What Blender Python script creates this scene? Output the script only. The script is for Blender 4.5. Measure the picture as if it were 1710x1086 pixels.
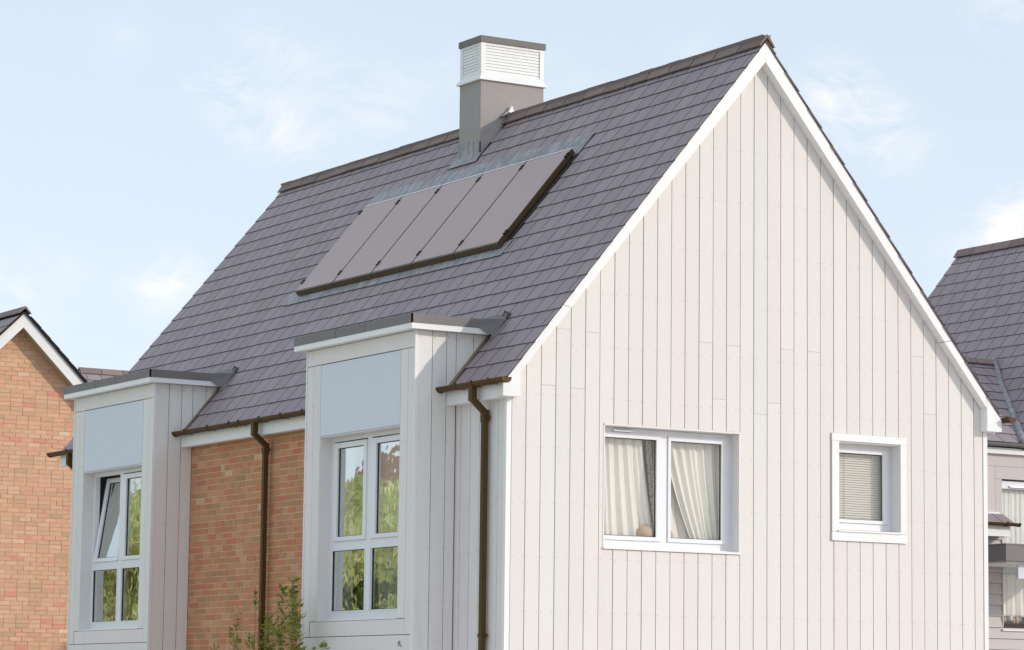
import bpy, math, random
from mathutils import Vector, Matrix
R_ = math.radians
rnd = random.Random(7)
for o_ in list(bpy.data.objects): bpy.data.objects.remove(o_)
SC = bpy.context.scene
COL = SC.collection

# ------------------------------------------------------------------ camera
CAMP = Vector((-15.9827, -26.5422, 1.6))
YAW, PITCH, ROLL, FPX = 0.5432, 0.1259, 0.0119, 5060.17
def cam_basis():
    cy, sy, cp, sp = math.cos(YAW), math.sin(YAW), math.cos(PITCH), math.sin(PITCH)
    f = Vector((sy*cp, cy*cp, sp)); r = Vector((cy, -sy, 0)); u = r.cross(f)
    cr, sr = math.cos(ROLL), math.sin(ROLL)
    return f, cr*r + sr*u, -sr*r + cr*u
CF, CR, CU = cam_basis()
cam = bpy.data.cameras.new('camera'); camo = bpy.data.objects.new('camera', cam); COL.objects.link(camo)
m = Matrix.Identity(4)
for i in range(3):
    m[i][0] = CR[i]; m[i][1] = CU[i]; m[i][2] = -CF[i]; m[i][3] = CAMP[i]
camo.matrix_world = m
cam.sensor_width = 36; cam.lens = FPX/1710*36; cam.clip_start = .5; cam.clip_end = 3000
SC.camera = camo
def pix_dir(u, v):
    return (CF + CR*(u-855)/FPX - CU*(v-543)/FPX).normalized()
def to_pix(p):
    d = Vector(p)-CAMP; w = d.dot(CF)
    return 855+FPX*d.dot(CR)/w, 543-FPX*d.dot(CU)/w

# ------------------------------------------------------------------ light
SUN_AZ, SUN_EL = 38.5, 21.0           # degrees to the right of the gable's normal, above the horizon
SUN_STRENGTH, SKY_STRENGTH, EXPOSURE = 2.0, 0.15, -0.20
sd = Vector((math.cos(R_(SUN_EL))*math.sin(R_(SUN_AZ)), -math.cos(R_(SUN_EL))*math.cos(R_(SUN_AZ)), math.sin(R_(SUN_EL))))
sun = bpy.data.lights.new('sun', 'SUN'); suno = bpy.data.objects.new('sun', sun); COL.objects.link(suno)
sun.energy = SUN_STRENGTH; sun.angle = R_(0.6); sun.color = (1.0, .90, .80)
suno.rotation_euler = sd.to_track_quat('Z', 'Y').to_euler()
W = bpy.data.worlds.new('World'); SC.world = W; W.use_nodes = True
nt = W.node_tree; N = nt.nodes; L = nt.links
for n in list(N): N.remove(n)
def node(tree, t, **kw):
    n = tree.nodes.new(t)
    for k, v in kw.items(): setattr(n, k, v)
    return n
sky = node(nt, 'ShaderNodeTexSky', sky_type='NISHITA', sun_disc=False)
sky.sun_elevation = R_(SUN_EL); sky.sun_rotation = math.atan2(sd.x, sd.y)
sky.altitude = 0; sky.air_density = 1.0; sky.dust_density = 1.2; sky.ozone_density = 1.6
tc = node(nt, 'ShaderNodeTexCoord')
def wmath(op, a, b=None, clamp=False):
    n = node(nt, 'ShaderNodeMath', operation=op, use_clamp=clamp)
    for i, x in enumerate((a, b)):
        if x is None: continue
        if isinstance(x, (int, float)): n.inputs[i].default_value = x
        else: L.new(x, n.inputs[i])
    return n.outputs[0]
def wnoise(scale, detail, rough, stretch=(1, 1, 1), dist=0.0):
    mp = node(nt, 'ShaderNodeMapping'); mp.inputs['Scale'].default_value = stretch
    L.new(tc.outputs['Generated'], mp.inputs['Vector'])
    n = node(nt, 'ShaderNodeTexNoise'); n.inputs['Scale'].default_value = scale; n.inputs['Detail'].default_value = detail
    n.inputs['Roughness'].default_value = rough; n.inputs['Distortion'].default_value = dist
    L.new(mp.outputs[0], n.inputs['Vector']); return n.outputs['Fac']
# puffs of cloud, each at its own direction in the sky, broken up by noise; thinner cloud everywhere else
PUFFS = [(365, 150, 50, .62), (420, 195, 60, .42), (480, 235, 60, .42), (430, 68, 50, .3), (500, 110, 60, .22), (600, 180, 90, .28), (670, 175, 60, .22),
         (290, 468, 46, .62), (245, 492, 50, .3), (55, 470, 62, .28), (110, 490, 60, .14), (0, 470, 50, .15),
         (1390, 145, 60, .5), (1430, 180, 60, .5), (1480, 225, 60, .36), (1330, 170, 50, .2), (1520, 250, 60, .15), (755, 110, 45, .22),
         (1700, 372, 50, .9), (1655, 395, 50, .45), (1700, 420, 50, .7), (1600, 412, 50, .2), (960, 130, 70, .14), (200, 65, 50, .14), (1150, 80, 60, .12), (1680, 5, 60, .35)]
fine = wnoise(30, 12, .7, (1, 1, 1.7), .9)
soft = wmath('MULTIPLY', wmath('SUBTRACT', fine, .38), 3.2, True)
total = None
for (u, v, r, s_) in PUFFS:
    d = pix_dir(u, v)
    n = node(nt, 'ShaderNodeVectorMath', operation='DISTANCE'); L.new(tc.outputs['Generated'], n.inputs[0]); n.inputs[1].default_value = d
    rr = r*1.5/FPX
    x = wmath('SUBTRACT', 1.0, wmath('DIVIDE', n.outputs['Value'], rr), True)
    x = wmath('MULTIPLY', wmath('POWER', x, 1.1), s_*1.35)
    total = x if total is None else wmath('ADD', total, x)
puff = wmath('MULTIPLY', total, soft, True)
thin = wmath('MULTIPLY', wmath('SUBTRACT', wnoise(2.3, 6, .55, (1, 1, 2.5), .3), .42), 1.1, True)
sep = node(nt, 'ShaderNodeSeparateXYZ'); L.new(tc.outputs['Generated'], sep.inputs[0])
veil = wmath('MULTIPLY', wmath('POWER', wmath('SUBTRACT', 1.0, wmath('ABSOLUTE', sep.outputs['Z']), True), 7.0), .30)
haze_f = wmath('ADD', wmath('ADD', veil, .64), wmath('MULTIPLY', thin, .14), True)
allc = haze_f
CLOUD = 7.35
mix = node(nt, 'ShaderNodeMix', data_type='RGBA'); L.new(allc, mix.inputs['Factor'])
mix.inputs['B'].default_value = (CLOUD*.93, CLOUD*1.045, CLOUD*1.17, 1)
L.new(sky.outputs[0], mix.inputs['A'])
mix2 = node(nt, 'ShaderNodeMix', data_type='RGBA'); L.new(puff, mix2.inputs['Factor'])
L.new(mix.outputs['Result'], mix2.inputs['A']); mix2.inputs['B'].default_value = (CLOUD*1.23, CLOUD*1.17, CLOUD*1.16, 1)
bg = node(nt, 'ShaderNodeBackground'); bg.inputs['Strength'].default_value = SKY_STRENGTH
L.new(mix2.outputs['Result'], bg.inputs['Color'])
wo = node(nt, 'ShaderNodeOutputWorld'); L.new(bg.outputs[0], wo.inputs['Surface'])
SC.view_settings.view_transform = 'Standard'; SC.view_settings.look = 'None'
SC.view_settings.exposure = EXPOSURE; SC.view_settings.gamma = 1; SC.view_settings.use_curve_mapping = False
SC.render.engine = 'CYCLES'
SC.cycles.max_bounces = 8; SC.cycles.transparent_max_bounces = 16

# ------------------------------------------------------------------ materials
def mat(name, col, rough=.6, var=0.0, hue=0.0, grain=None, bump=0.0, bscale=60, metal=0.0, spec=.5, grime=0.0, gcol=(.2, .17, .12), gscale=3.0, streak=(1, 1, 1), col2=None, c2scale=4, rampcols=None, coat=0.0):
    """var: brightness spread between alike pieces, hue: warm/cool spread, grain: (scale, amount), grime: worn patches of their own shape"""
    M = bpy.data.materials.new(name); M.use_nodes = True; t = M.node_tree; bs = t.nodes['Principled BSDF']
    bs.inputs['Roughness'].default_value = rough; bs.inputs['Metallic'].default_value = metal
    bs.inputs['Specular IOR Level'].default_value = spec; bs.inputs['Coat Weight'].default_value = coat
    geo = node(t, 'ShaderNodeNewGeometry'); oi = node(t, 'ShaderNodeObjectInfo')
    def mm(op, a, b=None, clamp=False):
        n = node(t, 'ShaderNodeMath', operation=op, use_clamp=clamp)
        for i, x in enumerate((a, b)):
            if x is None: continue
            if isinstance(x, (int, float)): n.inputs[i].default_value = x
            else: t.links.new(x, n.inputs[i])
        return n.outputs[0]
    def noise(scale, detail=5, rough_=.6, st=(1, 1, 1)):
        mp = node(t, 'ShaderNodeMapping'); mp.inputs['Scale'].default_value = st
        t.links.new(geo.outputs['Position'], mp.inputs['Vector'])
        n = node(t, 'ShaderNodeTexNoise'); n.inputs['Scale'].default_value = scale; n.inputs['Detail'].default_value = detail; n.inputs['Roughness'].default_value = rough_
        t.links.new(mp.outputs[0], n.inputs['Vector']); return n.outputs['Fac']
    def mixc(f, a, b, mode='MIX'):
        n = node(t, 'ShaderNodeMix', data_type='RGBA', blend_type=mode)
        for k, x in (('Factor', f), ('A', a), ('B', b)):
            if isinstance(x, (int, float)): n.inputs[k].default_value = x
            elif isinstance(x, tuple): n.inputs[k].default_value = (*x, 1)
            else: t.links.new(x, n.inputs[k])
        return n.outputs['Result']
    rid = mm('FRACT', mm('ADD', oi.outputs['Random'], mm('MULTIPLY', geo.outputs['Random Per Island'], 7.31)))
    rid2 = mm('FRACT', mm('MULTIPLY', rid, 37.7))
    c = col
    if rampcols:
        rp = node(t, 'ShaderNodeValToRGB'); rp.color_ramp.interpolation = 'CONSTANT'
        els = rp.color_ramp.elements
        while len(els) < len(rampcols): els.new(.5)
        pos = 0
        for e, (wgt, cc) in zip(els, rampcols): e.position = pos; e.color = (*cc, 1); pos += wgt
        t.links.new(rid2, rp.inputs['Fac']); c = rp.outputs['Color']
    if col2: c = mixc(mm('MULTIPLY', mm('SUBTRACT', noise(c2scale, 6, .65, streak), .38), 3.2, True), c, col2)
    if hue: c = mixc(mm('MULTIPLY', rid2, hue), c, tuple(min(1, a*b) for a, b in zip(col, (.965, 1.02, 1.0))))
    if var:
        v = mm('ADD', mm('MULTIPLY', rid, var*2), 1-var)
        hs = node(t, 'ShaderNodeHueSaturation'); t.links.new(v, hs.inputs['Value'])
        if isinstance(c, tuple): hs.inputs['Color'].default_value = (*c, 1)
        else: t.links.new(c, hs.inputs['Color'])
        c = hs.outputs['Color']
    if grain:
        g = mm('ADD', mm('MULTIPLY', noise(grain[0], 6, .7, streak), grain[1]*2), 1-grain[1])
        hs = node(t, 'ShaderNodeHueSaturation'); t.links.new(g, hs.inputs['Value'])
        if isinstance(c, tuple): hs.inputs['Color'].default_value = (*c, 1)
        else: t.links.new(c, hs.inputs['Color'])
        c = hs.outputs['Color']
    if grime:
        gm = mm('MULTIPLY', mm('MULTIPLY', mm('SUBTRACT', noise(gscale, 8, .72, streak), .52), 5, True), grime)
        c = mixc(gm, c, gcol)
    if isinstance(c, tuple): bs.inputs['Base Color'].default_value = (*c, 1)
    else: t.links.new(c, bs.inputs['Base Color'])
    if bump:
        b = node(t, 'ShaderNodeBump'); b.inputs['Strength'].default_value = bump; b.inputs['Distance'].default_value = .01
        t.links.new(noise(bscale, 5, .6, streak), b.inputs['Height']); t.links.new(b.outputs[0], bs.inputs['Normal'])
    return M
MT = {}
MT['board'] = mat('cream_board', (.80, .732, .70), .62, var=.02, hue=1.0, grain=(9, .03), bump=.12, bscale=50, grime=.10, gcol=(.62, .57, .52), gscale=5, streak=(1, 1, .25))
MT['bayboard'] = mat('cream_bay_board', (.84, .79, .765), .6, var=.03, hue=.6, grain=(12, .04), bump=.12, bscale=50, grime=.22, gcol=(.55, .50, .44), gscale=6, streak=(1, 1, .3))
MT['backing'] = mat('dark_backing', (.075, .055, .045), .9)
MT['white'] = mat('white_paint', (.88, .87, .86), .45, var=.02, grain=(8, .02), grime=.16, gcol=(.55, .50, .44), gscale=4)
MT['upvc'] = mat('white_upvc', (.85, .85, .87), .3, grime=.08, gcol=(.5, .48, .45), gscale=9)
MT['panel'] = mat('pale_blue_panel', (.70, .735, .80), .45, grain=(5, .025))
MT['slate'] = mat('slate', (.325, .263, .279), .6, var=.07, grain=(14, .10), bump=.25, bscale=90, grime=.35, gcol=(.39, .32, .30), gscale=2.2)
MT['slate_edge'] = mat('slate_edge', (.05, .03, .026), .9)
MT['ridge'] = mat('ridge_tile', (.25, .18, .162), .8, var=.18, grain=(25, .25), bump=.5, bscale=60, grime=.5, gcol=(.22, .185, .16), gscale=12)
MT['deck'] = mat('roof_underlay', (.03, .024, .024), .95)
MT['mortar'] = mat('mortar', (.72, .53, .33), .95, grain=(30, .18), bump=.4, bscale=80, grime=.4, gcol=(.50, .35, .20), gscale=3)
BR = [(.24, (.56, .262, .135)), (.20, (.57, .285, .145)), (.18, (.57, .23, .125)), (.14, (.50, .25, .13)), (.10, (.60, .32, .18)), (.06, (.59, .20, .115)), (.07, (.45, .25, .13)), (.01, (.64, .41, .26))]
MT['brick'] = mat('stock_brick', (.4, .2, .1), .9, var=.08, rampcols=BR, grain=(22, .25), bump=.6, bscale=70, grime=.45, gcol=(.44, .25, .11), gscale=5)
BR2 = [(.28, (.74, .43, .27)), (.25, (.76, .46, .295)), (.17, (.76, .41, .275)), (.12, (.68, .425, .265)), (.11, (.78, .49, .325)), (.03, (.76, .33, .235)), (.02, (.60, .40, .25)), (.02, (.80, .57, .40))]
MT['brick2'] = mat('pale_stock_brick', (.5, .3, .2), .9, var=.06, rampcols=BR2, grain=(20, .2), bump=.5, bscale=70, grime=.5, gcol=(.62, .41, .25), gscale=7)
MT['mortar2'] = mat('pale_mortar', (.62, .43, .28), .95, grain=(30, .12))
MT['brown'] = mat('brown_plastic', (.088, .046, .008), .55, spec=.3, grain=(20, .2), grime=.4, gcol=(.12, .085, .02), gscale=8)
MT['lead'] = mat('lead', (.25, .235, .245), .55, grain=(14, .2), bump=.3, bscale=30, col2=(.44, .435, .46), c2scale=7, streak=(1, 1.6, .5), metal=.15)
MT['cap'] = mat('grey_membrane', (.19, .175, .175), .55, grain=(9, .12), bump=.15, bscale=20, grime=.3, gcol=(.25, .225, .205), gscale=6)
MT['render'] = mat('grey_render', (.40, .365, .352), .92, grain=(7, .09), bump=.3, bscale=70, grime=.4, gcol=(.46, .41, .38), gscale=4)
MT['capstone'] = mat('grey_chimney_cap', (.215, .20, .19), .8, grain=(20, .15), grime=.5, gcol=(.13, .12, .11), gscale=10)
MT['bronze'] = mat('bronze_frame', (.11, .068, .03), .35, metal=.4, grain=(15, .15))
MT['collector'] = mat('collector_glass', (.44, .325, .30), .42, grain=(160, .05), spec=.5, coat=.05)
MT['silver'] = mat('bright_metal', (.75, .75, .76), .3, metal=.6)
MT['black'] = mat('black_clamp', (.015, .012, .012), .6)
MT['nail'] = mat('nail_head', (.38, .33, .30), .7)
MT['curtain'] = mat('cream_curtain', (.88, .86, .81), .9, grain=(3, .04), bump=.05)
MT['net'] = mat('net_curtain', (.84, .85, .82), .9, grain=(6, .08))
MT['brocade'] = mat('brocade', (.62, .50, .40), .85, col2=(.07, .04, .025), c2scale=38)
MT['plush'] = mat('beige_plush', (.62, .44, .31), .95, bump=.6, bscale=220, grain=(60, .12))
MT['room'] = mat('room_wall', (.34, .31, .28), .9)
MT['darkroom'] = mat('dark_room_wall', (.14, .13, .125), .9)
MT['blind'] = mat('blind_slat', (.84, .82, .78), .5)
MT['beige'] = mat('beige_weatherboard', (.60, .545, .525), .65, var=.02, grain=(10, .03), grime=.15, gcol=(.50, .45, .42), gscale=5)
MT['grass'] = mat('grass', (.08, .13, .035), .95, col2=(.12, .17, .05), c2scale=1.5, grain=(6, .2), bump=.5, bscale=30)
MT['bounce_paving'] = mat('pale_bounce_paving', (.62, .55, .51), .9, grain=(8, .12))  # kept pale so the added ground sheet bounces light
MT['stem'] = mat('stem', (.16, .09, .05), .8)
MT['bark'] = mat('bark', (.12, .09, .06), .95, grain=(10, .2), bump=.6, bscale=20)
def leafmat(name, a, b):
    M = mat(name, a, .55, var=.35)
    t = M.node_tree; bs = t.nodes['Principled BSDF']
    tr = node(t, 'ShaderNodeBsdfTranslucent'); tr.inputs['Color'].default_value = (*b, 1)
    mx = node(t, 'ShaderNodeMixShader'); mx.inputs[0].default_value = .35
    out = [n for n in t.nodes if n.type == 'OUTPUT_MATERIAL'][0]
    t.links.new(bs.outputs[0], mx.inputs[1]); t.links.new(tr.outputs[0], mx.inputs[2]); t.links.new(mx.outputs[0], out.inputs['Surface'])
    return M
MT['leaf'] = leafmat('leaf', (.26, .29, .06), (.34, .38, .07))
MT['treeleaf'] = leafmat('tree_leaf', (.68, .70, .36), (.74, .78, .38))
def glassmat(name, k, tint, wav=.02):
    M = bpy.data.materials.new(name); M.use_nodes = True; t = M.node_tree
    for n in list(t.nodes): t.nodes.remove(n)
    fr = node(t, 'ShaderNodeFresnel'); g0 = node(t, 'ShaderNodeNewGeometry'); mi_ = node(t, 'ShaderNodeMix'); mi_.inputs['A'].default_value = k; mi_.inputs['B'].default_value = 1/k
    t.links.new(g0.outputs['Backfacing'], mi_.inputs['Factor']); t.links.new(mi_.outputs['Result'], fr.inputs['IOR'])
    tp = node(t, 'ShaderNodeBsdfTransparent'); tp.inputs['Color'].default_value = (*tint, 1)
    gl = node(t, 'ShaderNodeBsdfGlossy'); gl.inputs['Roughness'].default_value = .02 if k > 5 else 0.0; gl.inputs['Color'].default_value = (.97, 1, .97, 1)
    geo = node(t, 'ShaderNodeNewGeometry'); nz = node(t, 'ShaderNodeTexNoise'); nz.inputs['Scale'].default_value = 3.5; nz.inputs['Detail'].default_value = 2
    t.links.new(geo.outputs['Position'], nz.inputs['Vector'])
    bp = node(t, 'ShaderNodeBump'); bp.inputs['Strength'].default_value = 1; bp.inputs['Distance'].default_value = wav
    t.links.new(nz.outputs['Fac'], bp.inputs['Height']); t.links.new(bp.outputs[0], gl.inputs['Normal'])
    mx = node(t, 'ShaderNodeMixShader'); out = node(t, 'ShaderNodeOutputMaterial')
    t.links.new(fr.outputs[0], mx.inputs[0]); t.links.new(tp.outputs[0], mx.inputs[1]); t.links.new(gl.outputs[0], mx.inputs[2]); t.links.new(mx.outputs[0], out.inputs['Surface'])
    return M
MT['glass'] = glassmat('coated_window_glass', 11.0, (.92, .93, .90), .002)
MT['glass_clear'] = glassmat('window_glass', 1.75, (.95, .94, .92), .002)

# ------------------------------------------------------------------ mesh helpers
ORI = {}                                    # world origin of each Empty / part
class MB:
    def __init__(s): s.v = []; s.f = []; s.mi = []
    def add(s, vs, fs, mi=0):
        b = len(s.v); s.v += [tuple(p) for p in vs]; s.f += [tuple(b+i for i in f) for f in fs]; s.mi += [mi]*len(fs); return s
    def box(s, a, b, mi=0):
        x0, y0, z0 = (min(p, q) for p, q in zip(a, b)); x1, y1, z1 = (max(p, q) for p, q in zip(a, b))
        return s.add([(x0, y0, z0), (x1, y0, z0), (x1, y1, z0), (x0, y1, z0), (x0, y0, z1), (x1, y0, z1), (x1, y1, z1), (x0, y1, z1)],
                     [(0, 3, 2, 1), (4, 5, 6, 7), (0, 1, 5, 4), (1, 2, 6, 5), (2, 3, 7, 6), (3, 0, 4, 7)], mi)
    def prism(s, pts, axis, d0, d1, mi=0):
        """pts in the plane across `axis`: 'y' -> (x,z), 'x' -> (y,z), 'z' -> (x,y)"""
        def P(p, d): return {'y': (p[0], d, p[1]), 'x': (d, p[0], p[1]), 'z': (p[0], p[1], d)}[axis]
        n = len(pts); ar = sum(pts[i][0]*pts[(i+1) % n][1]-pts[(i+1) % n][0]*pts[i][1] for i in range(n))
        if ar < 0: pts = pts[::-1]
        if axis == 'y': lo, hi = min(d0, d1), max(d0, d1)
        else: lo, hi = max(d0, d1), min(d0, d1)
        vs = [P(p, lo) for p in pts]+[P(p, hi) for p in pts]
        fs = [tuple(range(n)), tuple(range(2*n-1, n-1, -1))]+[(i, i+n, (i+1) % n+n, (i+1) % n) for i in range(n)]
        return s.add(vs, fs, mi)
    def hexa(s, lo, hi, mi=0):
        """lo, hi: four corners each"""
        return s.add(list(lo)+list(hi), [(0, 3, 2, 1), (4, 5, 6, 7), (0, 1, 5, 4), (1, 2, 6, 5), (2, 3, 7, 6), (3, 0, 4, 7)], mi)
    def tube(s, path, rad, n=8, mi=0, caps=True):
        path = [Vector(p) for p in path]; rs = rad if isinstance(rad, (list, tuple)) else [rad]*len(path)
        rings = []; ref = None
        for i, p in enumerate(path):
            t = (path[min(i+1, len(path)-1)]-path[max(i-1, 0)]).normalized()
            if ref is None: ref = Vector((0, 0, 1)) if abs(t.z) < .9 else Vector((1, 0, 0))
            a = t.cross(ref).normalized(); b = a.cross(t); ref = b
            rings.append([p+(a*math.cos(2*math.pi*k/n)+b*math.sin(2*math.pi*k/n))*rs[i] for k in range(n)])
        vs = [q for r in rings for q in r]; fs = []
        for i in range(len(rings)-1):
            for k in range(n): fs.append((i*n+k, i*n+(k+1) % n, (i+1)*n+(k+1) % n, (i+1)*n+k))
        if caps: fs += [tuple(range(n-1, -1, -1)), tuple(range((len(rings)-1)*n, len(rings)*n))]
        return s.add(vs, fs, mi)
    def sqtube(s, path, half, mi=0):
        """square section swept along a path in a plane of constant y"""
        for a, b in zip(path, path[1:]):
            a, b = Vector(a), Vector(b); t = (b-a).normalized(); yv = Vector((0, 1, 0)); q = t.cross(yv).normalized()
            e = t*half*.35
            c = lambda p: [p+q*half+yv*half, p-q*half+yv*half, p-q*half-yv*half, p+q*half-yv*half]
            s.hexa(c(a-e), c(b+e), mi)
        return s
    def mesh(s, name, mats):
        me = bpy.data.meshes.new(name); me.from_pydata(s.v, [], s.f)
        for q in (mats if isinstance(mats, (list, tuple)) else [mats]): me.materials.append(q)
        for p, i in zip(me.polygons, s.mi): p.material_index = i
        me.update(); return me
    def build(s, name, mats, parent=None, org=None, smooth=False, label=None):
        po = Vector(ORI.get(parent.name, (0, 0, 0))) if parent else Vector((0, 0, 0))
        org = Vector(org) if org is not None else po
        s.v = [tuple(Vector(p)-org) for p in s.v]
        me = s.mesh(name, mats)
        if smooth:
            for p in me.polygons: p.use_smooth = True
        o = bpy.data.objects.new(name, me); COL.objects.link(o); o.parent = parent; o.location = org-po; ORI[o.name] = tuple(org)
        if label: o['label'] = label
        return o
def inst(me, name, parent, org, rot=None):
    o = bpy.data.objects.new(name, me); COL.objects.link(o); o.parent = parent
    po = Vector(ORI.get(parent.name, (0, 0, 0))) if parent else Vector((0, 0, 0))
    o.location = Vector(org)-po
    if rot is not None: o.rotation_euler = rot
    ORI[o.name] = tuple(org); return o
def thing(name, loc, label, cat, group=None):
    o = bpy.data.objects.new(name, None); COL.objects.link(o); o.location = loc; ORI[o.name] = tuple(loc)
    o.empty_display_size = .3; tag(o, label, cat, group); return o
def tag(o, label, cat, group=None, kind=None):
    if label: o['label'] = label
    if cat: o['category'] = cat
    if group: o['group'] = group
    if kind: o['kind'] = kind
    return o

# ------------------------------------------------------------------ ground
g = MB()
g.add([(-500, -300, 0), (600, -300, 0), (600, 900, 0), (-500, 900, 0)], [(0, 1, 2, 3)])
tag(g.build('ground', MT['grass']), None, None, kind='structure')
g = MB(); g.add([(-11.5, -40, .008), (26, -40, .008), (26, 70, .008), (-11.5, 70, .008)], [(0, 1, 2, 3)])  # pale ground out of view, added to bounce light onto the shaded walls
tag(g.build('bounce_paving', MT['bounce_paving']), None, None, kind='structure')

# ------------------------------------------------------------------ main house numbers
HW = 6.343; H = HW/2; S = 1.2019; LEN = 11.345; D = .12; XB = -.5066
YA, YB, YC, YD = 1.0428, 3.5146, 7.6191, 10.0565
ZR = 8.907                                   # roof surface at the ridge line
def rz(x): return ZR-S*abs(H-x)
PHI = math.atan(S); SG = .1571*math.hypot(1, S)     # slate gauge up the slope

def slate_mesh(w, gap=.011, ln=.27, th=.0065):
    m_ = MB(); h0 = .0105; h1 = h0-.0407*ln
    a = gap/2; b = w-gap/2
    vs = [(a, 0, h0), (b, 0, h0), (b, ln, h1), (a, ln, h1), (a, 0, h0+th), (b, 0, h0+th), (b, ln, h1+th), (a, ln, h1+th)]
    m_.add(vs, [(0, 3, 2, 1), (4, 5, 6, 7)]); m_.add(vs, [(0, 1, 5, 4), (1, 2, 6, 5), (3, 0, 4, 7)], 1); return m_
_sm = {}
def slope_slates(parent, eave, wdir, udir, ndir, rows, w0, w1, j0, pitch, gauge, keep, named, offs=None):
    """rows: number of courses; eave: point of course 0's tail at w=0 on the deck. keep(p)->bool, named(list)->the ones built singly"""
    Wd, U, Nn = Vector(wdir), Vector(udir), Vector(ndir)
    items = []
    for k in range(rows):
        base = j0+(pitch/2 if k % 2 else 0)
        n0 = int(math.floor((w0-base)/pitch))
        y = base+n0*pitch
        while y < w1-1e-6:
            a, b = max(y, w0), min(y+pitch, w1)
            if b-a > .03:
                p = Vector(eave)+Wd*a+U*(k*gauge)
                c = p+Wd*(b-a)/2+U*gauge/2
                if keep(c): items.append((p, round(b-a, 3), c))
            y += pitch
    nm = set(named(items)); flip = Wd.cross(U).dot(Nn) < 0
    if flip: items = [(p+Wd*w, w, c) for p, w, c in items]; Wd = -Wd
    rot = Matrix((Wd, U, Nn)).transposed().to_euler(); rm = rot.to_matrix()
    st = MB(); vr = random.Random(len(items))
    for i, (p, w, c) in enumerate(items):
        j = Nn*vr.uniform(0, .0012)+U*vr.uniform(-.003, .003)
        if i in nm:
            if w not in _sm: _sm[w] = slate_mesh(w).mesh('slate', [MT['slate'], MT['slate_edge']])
            inst(_sm[w], 'slate', parent, p+j, rot)
        else:
            q = slate_mesh(w)
            b = len(st.v)
            st.v += [tuple(rm @ Vector(v)+p+j) for v in q.v[:8]]
            st.f += [tuple(b+(x % 8) for x in f) for f in q.f]; st.mi += q.mi
    if st.v:
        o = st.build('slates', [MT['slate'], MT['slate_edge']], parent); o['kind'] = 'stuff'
    return len(items)

house = thing('boarded_house', (0, 0, 0), 'large cream boarded house with steep slate roof, solar panels and two bay windows', 'house')
# ---- walls
def gtop(x, z=8.74): return z-S*abs(x-H)
def gpoly(x0, x1, z0, z1=None, top=8.74):
    if z1 is not None and z1 < min(gtop(x0, top), gtop(x1, top)): return [(x0, z0), (x1, z0), (x1, z1), (x0, z1)]
    p = [(x0, z0), (x1, z0), (x1, gtop(x1, top))]
    if x0 < H < x1: p.append((H, gtop(H, top)))
    return p+[(x0, gtop(x0, top))]
W1 = (1.181, 2.924, 3.262, 4.576); W2 = (4.243, 5.098, 3.575, 4.559)
wall = MB()
xs = [0.014, W1[0], W1[1], W2[0], W2[1], HW-.014]
for i in range(5):
    a, b = xs[i], xs[i+1]
    op = {1: W1, 3: W2}.get(i)
    if op:
        wall.prism(gpoly(a, b, 0, op[2]), 'y', .016, .2); wall.prism(gpoly(a, b, op[3]), 'y', .016, .2)
    else: wall.prism(gpoly(a, b, 0), 'y', .016, .2)
wall.box((.016, .2, 0), (.2, YA+.05, 4.9))                       # front wall beside the corner
wall.box((HW-.2, .2, 0), (HW-.014, LEN-.2, 4.9))
wall.prism(gpoly(.014, HW-.014, 0), 'y', LEN-.2, LEN)
wall.box((.0258, YB-.05, 0), (.2, YC+.05, 4.9), 1)                 # brick panel's mortar bed
wall.box((.03, YD-.05, 0), (.2, LEN-.2, 4.9), 1)
wall_o = wall.build('wall', [MT['backing'], MT['mortar']], house)
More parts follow.
